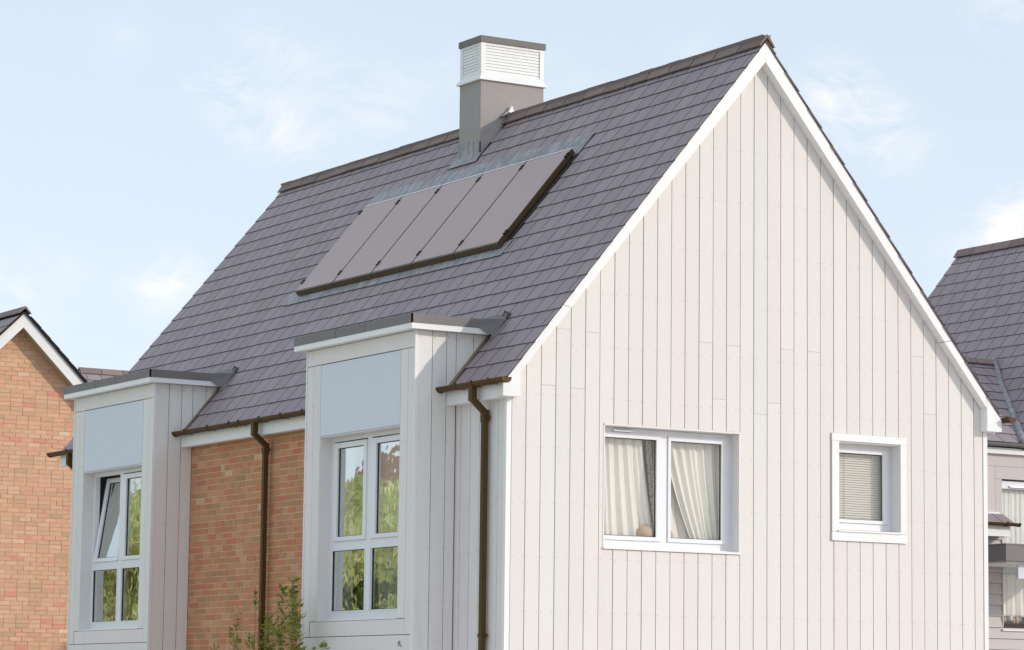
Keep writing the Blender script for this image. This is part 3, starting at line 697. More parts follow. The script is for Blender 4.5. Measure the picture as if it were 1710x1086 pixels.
# ------------------------------------------------------------------ bays
def bay(y0, tilt_open):
    dy = y0-YA; y1 = y0+2.4718
    b = thing_part('bay', house)
    s_ = MB()
    s_.box((XB+.20, y0+.016, 0), (.4, y0+.05, 5.54)); s_.box((XB+.20, y1-.05, 0), (.4, y1-.016, 5.54))
    o1, o2, oz0, oz1 = y0+.312, y0+2.130, 2.53, 4.552
    # front carcass round the opening
    s_.prism([(y0+.016, 0), (o1, 0), (o1, 5.54), (y0+.016, 5.54)], 'x', XB+.014, XB+.2); s_.prism([(o2, 0), (y1-.016, 0), (y1-.016, 5.54), (o2, 5.54)], 'x', XB+.014, XB+.2)
    s_.prism([(o1, 0), (o2, 0), (o2, oz0-.02), (o1, oz0-.02)], 'x', XB+.014, XB+.2); s_.prism([(o1, oz1+.01), (o2, oz1+.01), (o2, 5.54), (o1, 5.54)], 'x', XB+.014, XB+.2)
    s_.build('carcass', MT['backing'], b)
    def pan(a, c, z0, z1, name='board', m_='bayboard', x=None, lab=None):
        q = MB(); xx = XB+rnd.uniform(-.001, .001) if x is None else x
        q.box((xx, y0+a+.0038, z0+.0038), (XB+.0138, y0+c-.0038, z1-.0038)); q.build(name, MT[m_], b, label=lab)
    pan(.012, 2.46, 5.361, 5.54)
    pan(.012, .151, 2.352, 5.361); pan(.151, .312, 2.52, 5.361) ; pan(.151, 2.285, 2.352, 2.52)
    pan(2.13, 2.30, 2.52, 5.361); pan(2.285, 2.46, 2.352, 2.52) if False else pan(2.30, 2.46, 2.352, 5.361)
    pan(.012, 2.46, 1.35, 2.352); pan(.012, 2.46, .15, 1.35)
    pan(.312, 2.13, 4.558, 5.358, 'panel', 'panel', XB+.0005, 'smooth pale blue-grey panel above the window')
    for z in NZ[1:6]:
        for yy in (.03, .135, .17, .295, 2.15, 2.285, 2.32, 2.445):
            if z > 2.6: nailx(y0+yy, z+.09+rnd.uniform(-.01, .01), XB-.0022, .0045)
    for yy in (.4, .8, 1.3, 1.8, 2.1): nailx(y0+yy, 2.38, XB-.0022, .0045); nailx(y0+yy, 5.39, XB-.0022, .0045)
    # corner trims
    for (ya1, yb1) in ((y0-.008, y0+.012), (y1-.012, y1+.008)):
        q = MB(); q.box((XB-.008, ya1, .1), (XB+.030, yb1, 5.54)); q.build('corner_trim', MT['white'], b)
    # side boards
    for ys0, ys1, dirn in ((y0, y0+.014, -1), (y1-.014, y1, 1)):
        for a, c in ((XB+.028, -.302), (-.302, -.129), (-.129, .020 if y0 > 5 else -.012), (.020 if y0 > 5 else -.012, .20), (.20, .40)):
            zlow = .1 if a < -.1 else rz(a)-.12
            q = MB(); q.prism([(a+.004, zlow), (c-.004, zlow), (c-.004, 5.54), (a+.004, 5.54)], 'y', ys0+rnd.uniform(0, .001)*(1 if dirn < 0 else 0), ys1)
            q.build('board', MT['bayboard'], b)
            if dirn < 0:
                for z in [q_+.1 for q_ in NZ]+[5.48]:
                    for xx in (a+.02, c-.02):
                        if z < 5.5 and z > rz(xx)+.0 or xx < -.03 and z < 5.5: nail(xx, z+rnd.uniform(-.01, .01), y0-.0022, .0045)
    # flat roof: white fascia, grey capping, turned up at the main roof
    q = MB(); q.box((XB-.112, y0-.112, 5.539), (.38, y0-.09, 5.602)); q.box((XB-.112, y0-.09, 5.539), (XB-.09, y1+.112, 5.602)); q.box((XB-.09, y1+.09, 5.539), (.38, y1+.112, 5.602)); q.box((XB-.09, y0-.09, 5.543), (.38, y1+.09, 5.56)); q.build('fascia', MT['white'], b)
    q = MB(); q.box((XB-.106, y0-.106, 5.603), (.50, y1+.106, 5.690)); q.box((XB-.116, y0-.116, 5.598), (XB-.100, y1+.116, 5.696)); q.box((XB-.116, y0-.116, 5.598), (.46, y0-.100, 5.696)); q.build('capping', MT['cap'], b)
    for yy in (.95, 1.62):
        q = MB(); q.box((XB-.119, y0+yy-.03, 5.60), (XB-.115, y0+yy+.03, 5.699)); q.build('capping_joint', MT['cap'], b)
    q = MB()                                             # dog-eared end of the capping where it meets the slates
    q.hexa([(.20, y0-.12, 5.60), (.34, y0-.17, 5.52), (.42, y0-.0, 5.60), (.20, y0-.05, 5.60)], [(.20, y0-.118, 5.697), (.50, y0-.16, 5.715), (.60, y0+.05, 5.80), (.20, y0+.05, 5.697)])
    q.hexa([(.30, y0-.155, 5.475), (.36, y0-.20, 5.49), (.60, y0-.10, 5.76), (.54, y0-.06, 5.76)], [(.31, y0-.165, 5.51), (.37, y0-.21, 5.52), (.60, y0-.13, 5.80), (.54, y0-.08, 5.79)])
    q.build('capping_end', MT['cap'], b)
    q = MB(); q.hexa([RP(.515, y0-.165, .002), RP(.565, y0-.165, .002), RP(.60, y0-.01, .002), RP(.54, y0-.03, .002)], [RP(.52, y0-.16, .008), RP(.56, y0-.16, .010), RP(.595, y0-.01, .03), RP(.545, y0-.03, .02)]); q.build('shadow_slit_wedge', MT['backing'], b)  # thin dark wedge standing in for the shadowed slit at the capping end
    q = MB(); q.hexa([RP(-.10, y0-.075, .002), RP(-.10, y0-.002, .002), RP(.36, y0-.002, .002), RP(.36, y0-.06, .002)], [RP(-.10, y0-.075, .0045), RP(-.10, y0-.002, .006), RP(.36, y0-.002, .006), RP(.36, y0-.06, .0045)]); q.build('soaker', mat('stained_lead', (.25, .195, .13), .7, grain=(14, .25)), b)
    # window
    rr = XB+.15; F = FX
    win = MB()
    ringbox(win, F, (o1+.002, o2+.01, 2.553, 4.545), (o1+.07, o2-.065, 2.620, 4.500), rr, rr+.06)
    wbox(win, F, y0+1.195, y0+1.292, 2.62, 4.5, rr, rr+.06); wbox(win, F, o1+.07, y0+1.195, 3.31, 3.398, rr, rr+.06); wbox(win, F, y0+1.292, o2-.065, 3.31, 3.398, rr, rr+.06)
    wn = win.build('window', MT['upvc'], house, label='tall four-light bay window'+(' with its upper left light tilted open' if tilt_open else ''))
    ua = (y0+1.294, y0+2.040, 3.400, 4.483); ui = (y0+1.352, y0+1.955, 3.447, 4.425)
    sash(wn, F, ua, ui, rr, tilt=(3.42, math.tan(R_(8.5))) if tilt_open else None)
    sash(wn, F, (y0+.404, y0+1.193, 3.400, 4.483), (y0+.475, y0+1.07, 3.447, 4.425), rr)
    for a, c in ((y0+1.292, y0+2.068), (y0+.385, y0+1.160)):
        q = MB(); ringbox(q, F, (a, c, 2.62, 3.31), (a+.018, c-.014, 2.636, 3.296), rr-.008, rr+.03); q.build('bead', MT['upvc'], wn)
        q = MB(); ringbox(q, F, (a+.017, c-.013, 2.635, 3.297), (a+.024, c-.02, 2.642, 3.29), rr+.0, rr+.02); q.build('gasket', MT['black'], wn)
        q = MB(); q.add([F(a+.02, rr+.010, 2.638), F(c-.016, rr+.010, 2.638), F(c-.016, rr+.010, 3.294), F(a+.02, rr+.010, 3.294)], [(3, 2, 1, 0)]); q.build('pane', MT['glass'], wn)
    q = MB(); q.box((XB-.004, o1-.0, 2.520), (rr, o2+.03, 2.534)); q.box((rr-.05, o1, 2.534), (rr, o2+.01, 2.550)); q.build('sill', MT['white'], wn)
    for a, c in ((o1-.004, o1+.001), (o2-.006, o2+.001)): q = MB(); q.box((XB+.002, a, 2.536), (rr+.06, c, 4.556)); q.build('reveal', MT['bayboard'], wn)
    q = MB(); q.box((XB-.002, o1, 4.546), (rr, o2+.01, 4.5565)); q.build('head_trim', MT['bayboard'], wn)
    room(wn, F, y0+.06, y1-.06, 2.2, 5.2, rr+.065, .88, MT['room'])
    return b, wn
def thing_part(name, parent):
    o = bpy.data.objects.new(name, None); COL.objects.link(o); o.parent = parent; ORI[o.name] = ORI[parent.name]; o.empty_display_size = .2; return o
bay(YA, False); bay(YC, True)
o = nails.build('nails', MT['nail'], house); o['kind'] = 'stuff'
q = MB(); q.tube([(XB-.004, 1.30, 2.235), (XB-.008, 1.305, 2.275), (XB-.008, 1.275, 2.285), (XB-.008, 1.262, 2.24), (XB-.01, 1.235, 2.225)], .0035, 5); q.build('wire_clip', MT['black'], house)

# ------------------------------------------------------------------ things behind the glass
def cloth(name, F, top, bot, z0, z1, d, m_, nf, amp, label, group=None, n=90, nz=14, cat='curtain', bow=0.0):
    """hanging folded cloth; top=(u0,u1), bot=(u0,u1)"""
    q = MB(); vs = []; vr = random.Random(hash(label) % 1000 if False else len(label)); ph = [vr.uniform(0, 6.28) for _ in range(4)]
    for k_ in range(nz+1):
        t_ = k_/nz; z = z1+(z0-z1)*t_
        for i in range(n+1):
            f = i/n; w_ = t_**1.4
            u = (top[0]+(top[1]-top[0])*f)*(1-w_)+(bot[0]+(bot[1]-bot[0])*f)*w_
            a = f*nf*2*math.pi
            dd = amp*(1.1-1.9*abs(math.sin((a+ph[0])/2+.5*math.sin(1.6*t_+ph[1])+.35*math.sin(a*.37+ph[3])))**.55+.22*math.sin(2.3*a+ph[2]+1.2*t_))*(.85+.3*t_)+bow*t_*f
            vs.append(F(u, d+dd, z))
    fs = [(k_*(n+1)+i, k_*(n+1)+i+1, (k_+1)*(n+1)+i+1, (k_+1)*(n+1)+i) for k_ in range(nz) for i in range(n)]
    q.add(vs, fs); o = q.build(name, m_, None, org=Vector(F((bot[0]+bot[1])/2, d, z0)), smooth=True)
    sm = o.modifiers.new('thickness', 'SOLIDIFY'); sm.thickness = .004
    return tag(o, label, cat, group)
cloth('curtain', FY, (1.20, 1.84), (1.20, 2.02), 3.375, 4.56, .30, MT['curtain'], 5, .034, 'cream folded curtain filling the left light of the wide gable window')
cloth('curtain_lining', FY, (2.08, 2.60), (2.10, 2.75), 3.375, 4.56, .37, MT['curtain'], 2.5, .02, 'pale curtain lining hanging behind the swept curtain of the wide gable window', n=60)
cloth('curtain', FY, (2.12, 2.92), (2.50, 2.92), 3.375, 4.56, .30, MT['curtain'], 6, .034, 'cream curtain swept aside in the right light of the wide gable window')
cloth('brocade_curtain', FY, (1.885, 1.945), (2.03, 2.085), 3.375, 4.56, .275, MT['brocade'], 1.5, .012, 'narrow brown patterned curtain hanging beside the mullion of the wide gable window', n=16, cat='curtain')
def ball(mb, c, r, seed=0, nu=18, nv=12):
    vr = random.Random(seed); vs = []; c = Vector(c)
    for i in range(nv+1):
        th = math.pi*i/nv
        for j in range(nu):
            ph = 2*math.pi*j/nu; d = Vector((math.sin(th)*math.cos(ph)*r[0], math.sin(th)*math.sin(ph)*r[1], math.cos(th)*r[2]))
            vs.append(c+d*(1+.02*vr.uniform(-1, 1)))
    fs = [(i*nu+j, i*nu+(j+1) % nu, (i+1)*nu+(j+1) % nu, (i+1)*nu+j) for i in range(nv) for j in range(nu)]
    mb.add(vs, fs)
def plush(x, y_, z, lab, flip=1):
    t_ = thing('plush_toy', (x, y_, z), lab, 'soft toy')
    q = MB(); ball(q, (x, y_, z+.092), (.105, .085, .088), 2); q.build('head', MT['plush'], t_, smooth=True)
    for s_ in (1,):
        q = MB(); ball(q, (x+s_*.078*flip, y_+.01, z+.165), (.032, .018, .032), 3, 10, 8); q.build('ear', MT['plush'], t_, smooth=True)
    q = MB(); ball(q, (x+.07*flip, y_+.04, z+.05), (.09, .07, .052), 4); q.build('body', MT['plush'], t_, smooth=True)
    q = MB(); ball(q, (x+.115*flip, y_-.03, z+.075), (.022, .03, .02), 5, 10, 8); q.build('muzzle', MT['plush'], t_, smooth=True)
plush(1.885, .262+.0, 3.372, 'round beige plush toy left of the mullion in the wide gable window')
plush(2.13, .275, 3.355, 'beige plush toy right of the mullion, mostly hidden by the frame', -1)
# venetian blind in the small window
bl = thing('venetian_blind', (4.68, .24, 3.70), 'closed white slatted blind inside the small white-framed gable window', 'blind')
me = MB(); me.hexa([(4.33, .230, 0), (5.035, .230, 0), (5.035, .246, .022), (4.33, .246, .022)], [(4.33, .229, .002), (5.035, .229, .002), (5.035, .245, .024), (4.33, .245, .024)])
bm_ = me.mesh('slat', MT['blind'])
for i in range(28):
    inst(bm_, 'slat', bl, (0, 0, 3.715+i*.0262))
q = MB(); q.box((4.33, .225, 4.452), (5.035, .26, 4.485)); q.build('head_rail', MT['blind'], bl)
for x in (4.50, 4.88):
    q = MB(); q.box((x-.002, .226, 3.71), (x+.002, .228, 4.46)); q.build('ladder_cord', MT['nail'], bl)
q = MB(); q.tube([(5.00, .222, 4.44), (5.002, .222, 3.82)], .004, 6); q.build('wand', MT['upvc'], bl)
# bay curtains (far side of each bay window seen at an angle)
for y0, nm in ((YA, 'right-hand bay'), (YC, 'left-hand bay')):
    cloth('curtain', FX, (y0+1.75, y0+2.12), (y0+1.75, y0+2.12), 2.5, 4.6, XB+(.26 if y0 < 5 else .50), MT['net'], 4, .02, 'grey curtain at the far side of the window in the '+nm, n=40)
    cloth('net_curtain', FX, (y0+.35, y0+1.15), (y0+.35, y0+1.15), 2.5, 4.6, XB+(.245 if y0 < 5 else .48), MT['net'], 9, .02, 'pale net curtain at the near side of the window in the '+nm, n=90)

# ------------------------------------------------------------------ left neighbour: brick gable
LX, LY, LZ, LS, LH = 3.50, 21.92, 8.27, .985, 3.02
bh = thing('brick_house', (LX, LY+.25, 0), 'pale orange brick house with white barge boards at the left edge of the photo', 'house')
lt = lambda x, z=LZ: z-LS*abs(x-LX)
wy = LY+.25
q = MB(); q.prism([(LX-LH, 0), (LX+LH, 0), (LX+LH, lt(LX+LH)-.05), (LX, LZ-.05), (LX-LH, lt(LX-LH)-.05)], 'y', wy+.007, wy+4.5)
bw = q.build('wall', MT['mortar2'], bh)
def vis_left(P):
    u, v = to_pix(P); return -5 < u < 126 and v < 1092 and P[2] < lt(P[0])-.32
def bricks_left():
    vr = random.Random(5); items = []
    for r_ in range(int(8.2/.0755)):
        z = r_*.0755; u = LX-LH-(.1125 if r_ % 2 else 0)
        while u < LX+LH:
            w = .1125 if vr.random() < .03 else .225
            a, b = max(u, LX-LH), min(u+w, LX+LH)
            if b-a > .03 and z+.065 < min(lt(a), lt(b))-.06: items.append((a, b, z))
            u += w
    sc = []
    for i, (a, b, z) in enumerate(items):
        P = ((a+b)/2, wy, z+.03)
        if vis_left(P): sc.append((-(b-a)/(Vector(P)-CAMP).length, i))
    nm = set(i for _, i in sorted(sc)[:300]); st = MB(); cache = {}
    for i, (a, b, z) in enumerate(items):
        w = round(b-a, 3); dd = vr.uniform(-.003, .003)
        q = MB().box((.005, wy, 0), (w-.005, wy+.02, .0655))
        if i in nm:
            if w not in cache: cache[w] = q.mesh('brick', MT['brick2'])
            inst(cache[w], 'brick', bw, (a, dd, z))
        else: st.add([(v[0]+a, v[1]+dd, v[2]+z) for v in q.v], q.f)
    o = st.build('bricks', MT['brick2'], bw); o['kind'] = 'stuff'
# correction: cached meshes are in wall coordinates, so their origin is (a, dd, z)
bricks_left()
LP = math.atan(LS)
for sgn in (-1, 1):
    X = lambda x: LX+sgn*x
    q = MB(); q.prism([(X(0), LZ), (X(LH+.2), lt(X(LH+.2))), (X(LH+.2), lt(X(LH+.2))-.29), (X(0), LZ-.285)], 'y', LY, LY+.025); q.build('barge_board', MT['white'], bh)
    q = MB(); q.prism([(X(0), LZ-.02), (X(LH+.2), lt(X(LH+.2))-.02), (X(LH+.2), lt(X(LH+.2))-.27), (X(0), LZ-.26)], 'y', LY+.025, wy-.0); 
    q.build('soffit', MT['brown'] if False else mat('stained_soffit', (.42, .33, .20), .8), bh)
lr = MB()
for sgn in (-1, 1):
    U = Vector((-sgn*math.cos(LP), 0, math.sin(LP))); Nl = Vector((sgn*math.sin(LP), 0, math.cos(LP)))
    e = Vector((LX+sgn*(LH+.25), LY-.04, LZ-LS*(LH+.25)+.004)); t_ = Vector((LX, LY-.04, LZ+.004))
    dy_ = Vector((0, 4.9, 0)); slab(lr, [e, t_, t_+dy_, e+dy_], Nl, .03) if sgn < 0 else slab(lr, [t_, e, e+dy_, t_+dy_], Nl, .03)
lro = lr.build('roof', MT['deck'], bh)
for sgn in (-1, 1):
    U = Vector((-sgn*math.cos(LP), 0, math.sin(LP))); Nl = Vector((sgn*math.sin(LP), 0, math.cos(LP)))
    e = Vector((LX+sgn*(LH+.25), 0, LZ-LS*(LH+.25)+.004))+Nl*.0005
    wd = (0, -sgn*-1*-1 if False else (1 if sgn < 0 else -1), 0)
    a, b = (LY-.07, LY+4.8) if sgn < 0 else (-(LY+4.8), -(LY-.07))
    slope_slates(lro, e, wd, U, Nl, 18, a, b, 0, .30, .2456, lambda c: True, (lambda it: [i for i, x in enumerate(it) if to_pix(x[2])[0] > -12]) if sgn < 0 else (lambda it: []))
y = LY-.06
lm_ = ridge_mesh(.45, slope=LP).mesh('ridge_tile', MT['ridge'])
for i in range(11): inst(lm_, 'ridge_tile', lro, (LX, y+i*.45, LZ+.075))

# ------------------------------------------------------------------ house beyond (only its ridge shows)
hb = thing('slate_roofed_house', (10.0, 27, 0), 'house behind, only its brown ridge tiles showing beside the brick house', 'house')
q = MB(); HZ = 7.96; hy = 26.9
q.prism([(hy-2.7, 0), (hy+2.7, 0), (hy+2.7, HZ-2.6), (hy, HZ-.1), (hy-2.7, HZ-2.6)], 'x', 6.75, 13.0); q.build('wall', MT['brick2'], hb)
q = MB(); slab(q, [(6.62, hy-2.9, HZ-.045-2.9*.95), (13.1, hy-2.9, HZ-.045-2.9*.95), (13.1, hy, HZ-.045), (6.62, hy, HZ-.045)], Vector((0, -math.sin(LP), math.cos(LP))), .04)
slab(q, [(6.62, hy, HZ-.045), (13.1, hy, HZ-.045), (13.1, hy+2.9, HZ-.045-2.9*.95), (6.62, hy+2.9, HZ-.045-2.9*.95)], Vector((0, math.sin(LP), math.cos(LP))), .04)
hr = q.build('roof', MT['deck'], hb)
th_ = math.atan(.95)
slope_slates(hr, Vector((0, hy-2.9, HZ-.045-2.9*.95)), (-1, 0, 0) if False else (1, 0, 0), (0, math.cos(th_), math.sin(th_)), (0, -math.sin(th_), math.cos(th_)), 16, 6.62, 13.1, 0, .30, .2456, lambda c: True,
             lambda it: [i for i, x in enumerate(it) if to_pix(x[2])[1] < 660 and x[2].x < 8.2])
rm_ = ridge_mesh(.45, slope=th_).mesh('ridge_tile', MT['ridge'])
for i in range(14): inst(rm_, 'ridge_tile', hr, (6.64+(i+1)*.45, hy, HZ), (0, 0, R_(90)))

# ------------------------------------------------------------------ right neighbour
RX, RYF = 14.87, 10.77
nb = thing('neighbour_house', (13.5, 5.9, 0), 'beige weatherboarded house with slate roof and grey porch at the right edge', 'house')
RZ_ = 8.91
q = MB()
NP, NU = Nn, Uu
def RPn(x, y_, n=0.0): return Vector((x, y_, RZ_-S*(RX-x)))+Nn*n
VZ, VY, VM = 6.745, 7.746, .71                      # wing ridge height, its y, its pitch
def wing_z(y_): return VZ-VM*abs(y_-VY)
slab(q, [RPn(11.87, 5.80, -.0205), RPn(RX, 5.80, -.0205), RPn(RX, RYF-.05, -.0205), RPn(11.87, RYF-.05, -.0205)], Nn, .05)
slab(q, [(RX, 5.80, RZ_-.03), (RX+3, 5.80, RZ_-.03-3*S), (RX+3, RYF-.05, RZ_-.03-3*S), (RX, RYF-.05, RZ_-.03)], Nb, .05)
VP_ = math.atan(VM); Uv = Vector((0, math.cos(VP_), math.sin(VP_))); Nv = Vector((0, -math.sin(VP_), math.cos(VP_)))
xe = 8.4
EY = 5.79
slab(q, [(xe, EY+.02, wing_z(EY+.02)-.025), (RX-(RZ_-wing_z(EY+.02))/S+.03, EY+.02, wing_z(EY+.02)-.025), (RX-(RZ_-VZ)/S+.03, VY, VZ-.025), (xe, VY, VZ-.025)], Nv, .04)
slab(q, [(xe, VY, VZ-.025), (RX-(RZ_-VZ)/S+.03, VY, VZ-.025), (RX-(RZ_-wing_z(9.6))/S+.03, 9.6, wing_z(9.6)-.025), (xe, 9.6, wing_z(9.6)-.025)], Vector((0, math.sin(VP_), math.cos(VP_))), .04)
nr_ = q.build('roof', MT['deck'], nb)
def keep_r(c):
    if EY-.2 < c.y < 9.6 and c.z < wing_z(c.y)-.16: return False
    return True
RT = RX-3.0-.02
slope_slates(nr_, RPn(11.87, 0, -.020), (0, 1, 0), Uu, Nn, 19, 5.78, RYF, .07, .286, 3.0*math.hypot(1, S)/19.08, keep_r,
             lambda it: [i for i, x in enumerate(it) if to_pix(x[2])[0] < 1722][:300])
slope_slates(nr_, Vector((0, EY, wing_z(EY)))-Nv*.020, (1, 0, 0), Uv, Nv, 10, xe, 13.2, .1, .286, .2456,
             lambda c: c.x < RX-(RZ_-c.z)/S+.10, lambda it: [i for i, x in enumerate(it) if to_pix(x[2])[0] > 1600])
nm_ = ridge_mesh(.45).mesh('ridge_tile', MT['ridge']); y = RYF-.43
while y > 5.5: inst(nm_, 'ridge_tile', nr_, (RX, y, RZ_+.045)); y -= .45
wm_ = ridge_mesh(.45, slope=VP_, wing=.13).mesh('ridge_tile', MT['ridge']); x = 13.1
while x > xe: inst(wm_, 'ridge_tile', nr_, (x, VY, VZ+.035), (0, 0, R_(90))); x -= .45
q = MB()                                             # lead valley roll
q.tube([(13.07, 7.80, 6.80), (12.77, 7.33, 6.42), (12.42, 6.72, 5.99), (12.04, 6.05, 5.54), (11.87, 5.76, 5.33)], [.045, .05, .055, .06, .06], 10); q.build('valley_flashing', MT['lead'], nr_, smooth=True)
# walls
WY = 5.92
bk = MB()
WN = (11.60, 12.55, 2.85, 4.84)
bk.box((8.5, WY+.014, 0), (WN[0], WY+.12, 5.3)); bk.box((WN[0], WY+.014, 0), (12.9, WY+.12, WN[2])); bk.box((WN[0], WY+.014, WN[3]), (12.9, WY+.12, 5.3)); bk.box((WN[1], WY+.014, WN[2]), (12.9, WY+.12, WN[3]))
bk.box((8.5, WY+.12, 0), (8.7, 9.4, 5.3)); bk.box((8.5, 9.3, 0), (12, 9.45, 5.3)); bk.box((12.6, -1.8, 0), (12.75, WY+.0, 5.6)) if False else None
bk.box((12.2, 9.45, 0), (17.3, RYF-.15, 5.4)); bk.box((17.2, 6.1, 0), (17.4, 9.45, 5.4)); bk.prism([(12.9, 0), (17.4, 0), (17.4, 5.6), (RX, RZ_-.1), (12.9, 6.4)], 'y', WY+.014, WY+.12); bk.prism([(12.1, 5.3), (12.9, 5.3), (12.9, 6.4), (12.1, 5.5)], 'y', WY+.014, WY+.12)
bk.prism([(12.2, 0), (17.3, 0), (17.3, 5.7), (RX, RZ_-.2), (12.2, 5.7)], 'y', RYF-.3, RYF-.15)
nw = bk.build('wall', MT['backing'], nb)
z = 5.02
def pl(x0, x1, z0, z1, name='weatherboard', m_='beige', t0=-.006, t1=.012):
    q = MB()
    q.hexa([(x0+.002, WY+t0, z0+.002), (x1-.002, WY+t0, z0+.002), (x1-.002, WY+.013, z0+.002), (x0+.002, WY+.013, z0+.002)], [(x0+.002, WY+t1-.004, z1-.001), (x1-.002, WY+t1-.004, z1-.001), (x1-.002, WY+.013, z1-.001), (x0+.002, WY+.013, z1-.001)])
    q.build(name, MT[m_], nw)
pl(8.5, 12.0, 5.02, 5.26, 'board', t1=.0); pl(12.0, 17.4, 5.02, 5.26, 'board', t1=.0); pl(11.475, 12.9, 4.845, 5.02, 'board', t1=.0); pl(11.475, 11.598, 4.28, 4.845, 'board', t1=.0); pl(8.5, 11.475, 4.28, 5.02, 'board', t1=.0)
zs = [4.28, 4.14, 4.0, 3.857, 3.706, 3.545, 3.397, 3.247, 3.096, 2.943, 2.787]
for a, b in zip(zs, zs[1:]): pl(8.5, 11.583, b, a, t0=-.014)
zs = [2.787, 2.637, 2.487, 2.337, 2.187, 2.037, 1.887, 1.737]
for a, b in zip(zs, zs[1:]): pl(8.5, 12.9, b, a, t0=-.014)
q = MB(); q.box((11.583, WY-.016, 2.80), (11.60, WY+.013, 4.28)); q.build('corner_trim', MT['beige'], nw)
# eave of the wing
q = MB(); q.box((8.4, EY+.06, 5.19), (12.15, EY+.085, 5.275)); q.box((8.4, EY+.085, 5.20), (12.15, WY, 5.22)); q.build('fascia', MT['white'], nb)
gutter(nb, (8.4, EY-.01, 5.335), (12.05, EY-.01, 5.335), (0, -1, 0), r=.05, brk=(), mats=MT['cap'])
# window
wq = MB(); ringbox(wq, FY, (WN[0], WN[1], 2.765, 4.83), (WN[0]+.03, WN[1]-.03, 2.85, 4.72), WY+.05, WY+.1); wbox(wq, FY, WN[0]+.03, WN[1]-.03, 3.55, 3.66, WY+.045, WY+.1)
nwn = wq.build('window', MT['upvc'], nb)
for z0, z1 in ((2.85, 3.55), (3.66, 4.72)):
    q = MB(); q.add([(WN[0]+.03, WY+.07, z0), (WN[1]-.03, WY+.07, z0), (WN[1]-.03, WY+.07, z1), (WN[0]+.03, WY+.07, z1)], [(0, 1, 2, 3)]); q.build('pane', MT['glass_clear'], nwn)
q = MB(); q.box((WN[0]-.02, WY-.03, 2.745), (WN[1]+.02, WY+.05, 2.768)); q.build('sill', MT['white'], nwn)
q = MB(); q.box((11.77, WY+.02, 4.738), (12.1, WY+.049, 4.762)); q.build('trickle_vent', MT['silver'], nwn)
room(nwn, FY, 11.4, 12.8, 2.6, 4.95, WY+.125, WY+.9, MT['darkroom'])
cloth('net_curtain', FY, (11.62, 12.5), (11.62, 12.5), 3.62, 4.76, WY+.17, MT['net'], 9, .018, 'white net curtain in the upper part of the beige house\'s window', n=80)
cloth('net_curtain', FY, (11.62, 12.5), (11.62, 12.5), 2.95, 3.55, WY+.17, MT['net'], 5, .02, 'grey net curtain in the lower part of the beige house\'s window', n=80)
t_ = thing('ornament', (11.82, WY+.15, 2.82), 'small dark ornaments on the sill of the beige house\'s lower window', 'ornament')
vr = random.Random(3)
for i in range(7):
    q = MB(); ball(q, (11.70+i*.055, WY+.135+vr.uniform(0, .02), 2.875+vr.uniform(0, .05)), (.035, .02, .035+vr.uniform(0, .02)), i, 8, 6); q.build('figure', [MT['brocade'], MT['plush'], MT['cap'], MT['panel']][i % 4], t_, smooth=True)
# small slated canopy on the wall
cp = thing_part('canopy', nb)
cz = lambda y_: 4.395-.62*(WY-.01-y_)
q = MB(); q.hexa([(10.4, 5.64, cz(5.64)-.03), (11.54, 5.64, cz(5.64)-.03), (11.54, WY-.01, cz(WY-.01)-.03), (10.4, WY-.01, cz(WY-.01)-.03)], [(10.4, 5.64, cz(5.64)-.012), (11.54, 5.64, cz(5.64)-.012), (11.54, WY-.01, cz(WY-.01)-.012), (10.4, WY-.01, cz(WY-.01)-.012)])
q.box((10.4, 5.68, 4.03), (11.50, 5.70, 4.20)); q.box((11.50, 5.68, 4.03), (11.54, WY-.015, 4.21)); q.build('canopy_frame', MT['white'], cp)
ca = math.atan(.62)
slope_slates(cp, Vector((0, 5.62, cz(5.62)-.012)), (1, 0, 0), (0, math.cos(ca), math.sin(ca)), (0, -math.sin(ca), math.cos(ca)), 1, 10.4, 11.56, .19, .286, .2456, lambda c: True, lambda it: list(range(len(it))))
gutter(nb, (10.3, 5.60, 4.215), (11.62, 5.60, 4.215), (0, -1, 0), r=.045, brk=(1.1,))
# flat grey porch in front of the window
q = MB(); q.box((10.71, 4.80, 3.645), (12.6, 5.88, 3.86)); q.box((10.70, 4.79, 3.86), (12.6, 5.885, 3.875)); po = q.build('porch_roof', MT['cap'], nb)
q = MB(); q.box((10.80, 4.9, 3.62), (12.55, 5.87, 3.644)); q.build('porch_soffit', MT['white'], po)
q = MB(); q.box((11.05, 4.95, 3.42), (12.5, 4.99, 3.60)); q.build('porch_panel', MT['panel'], po)

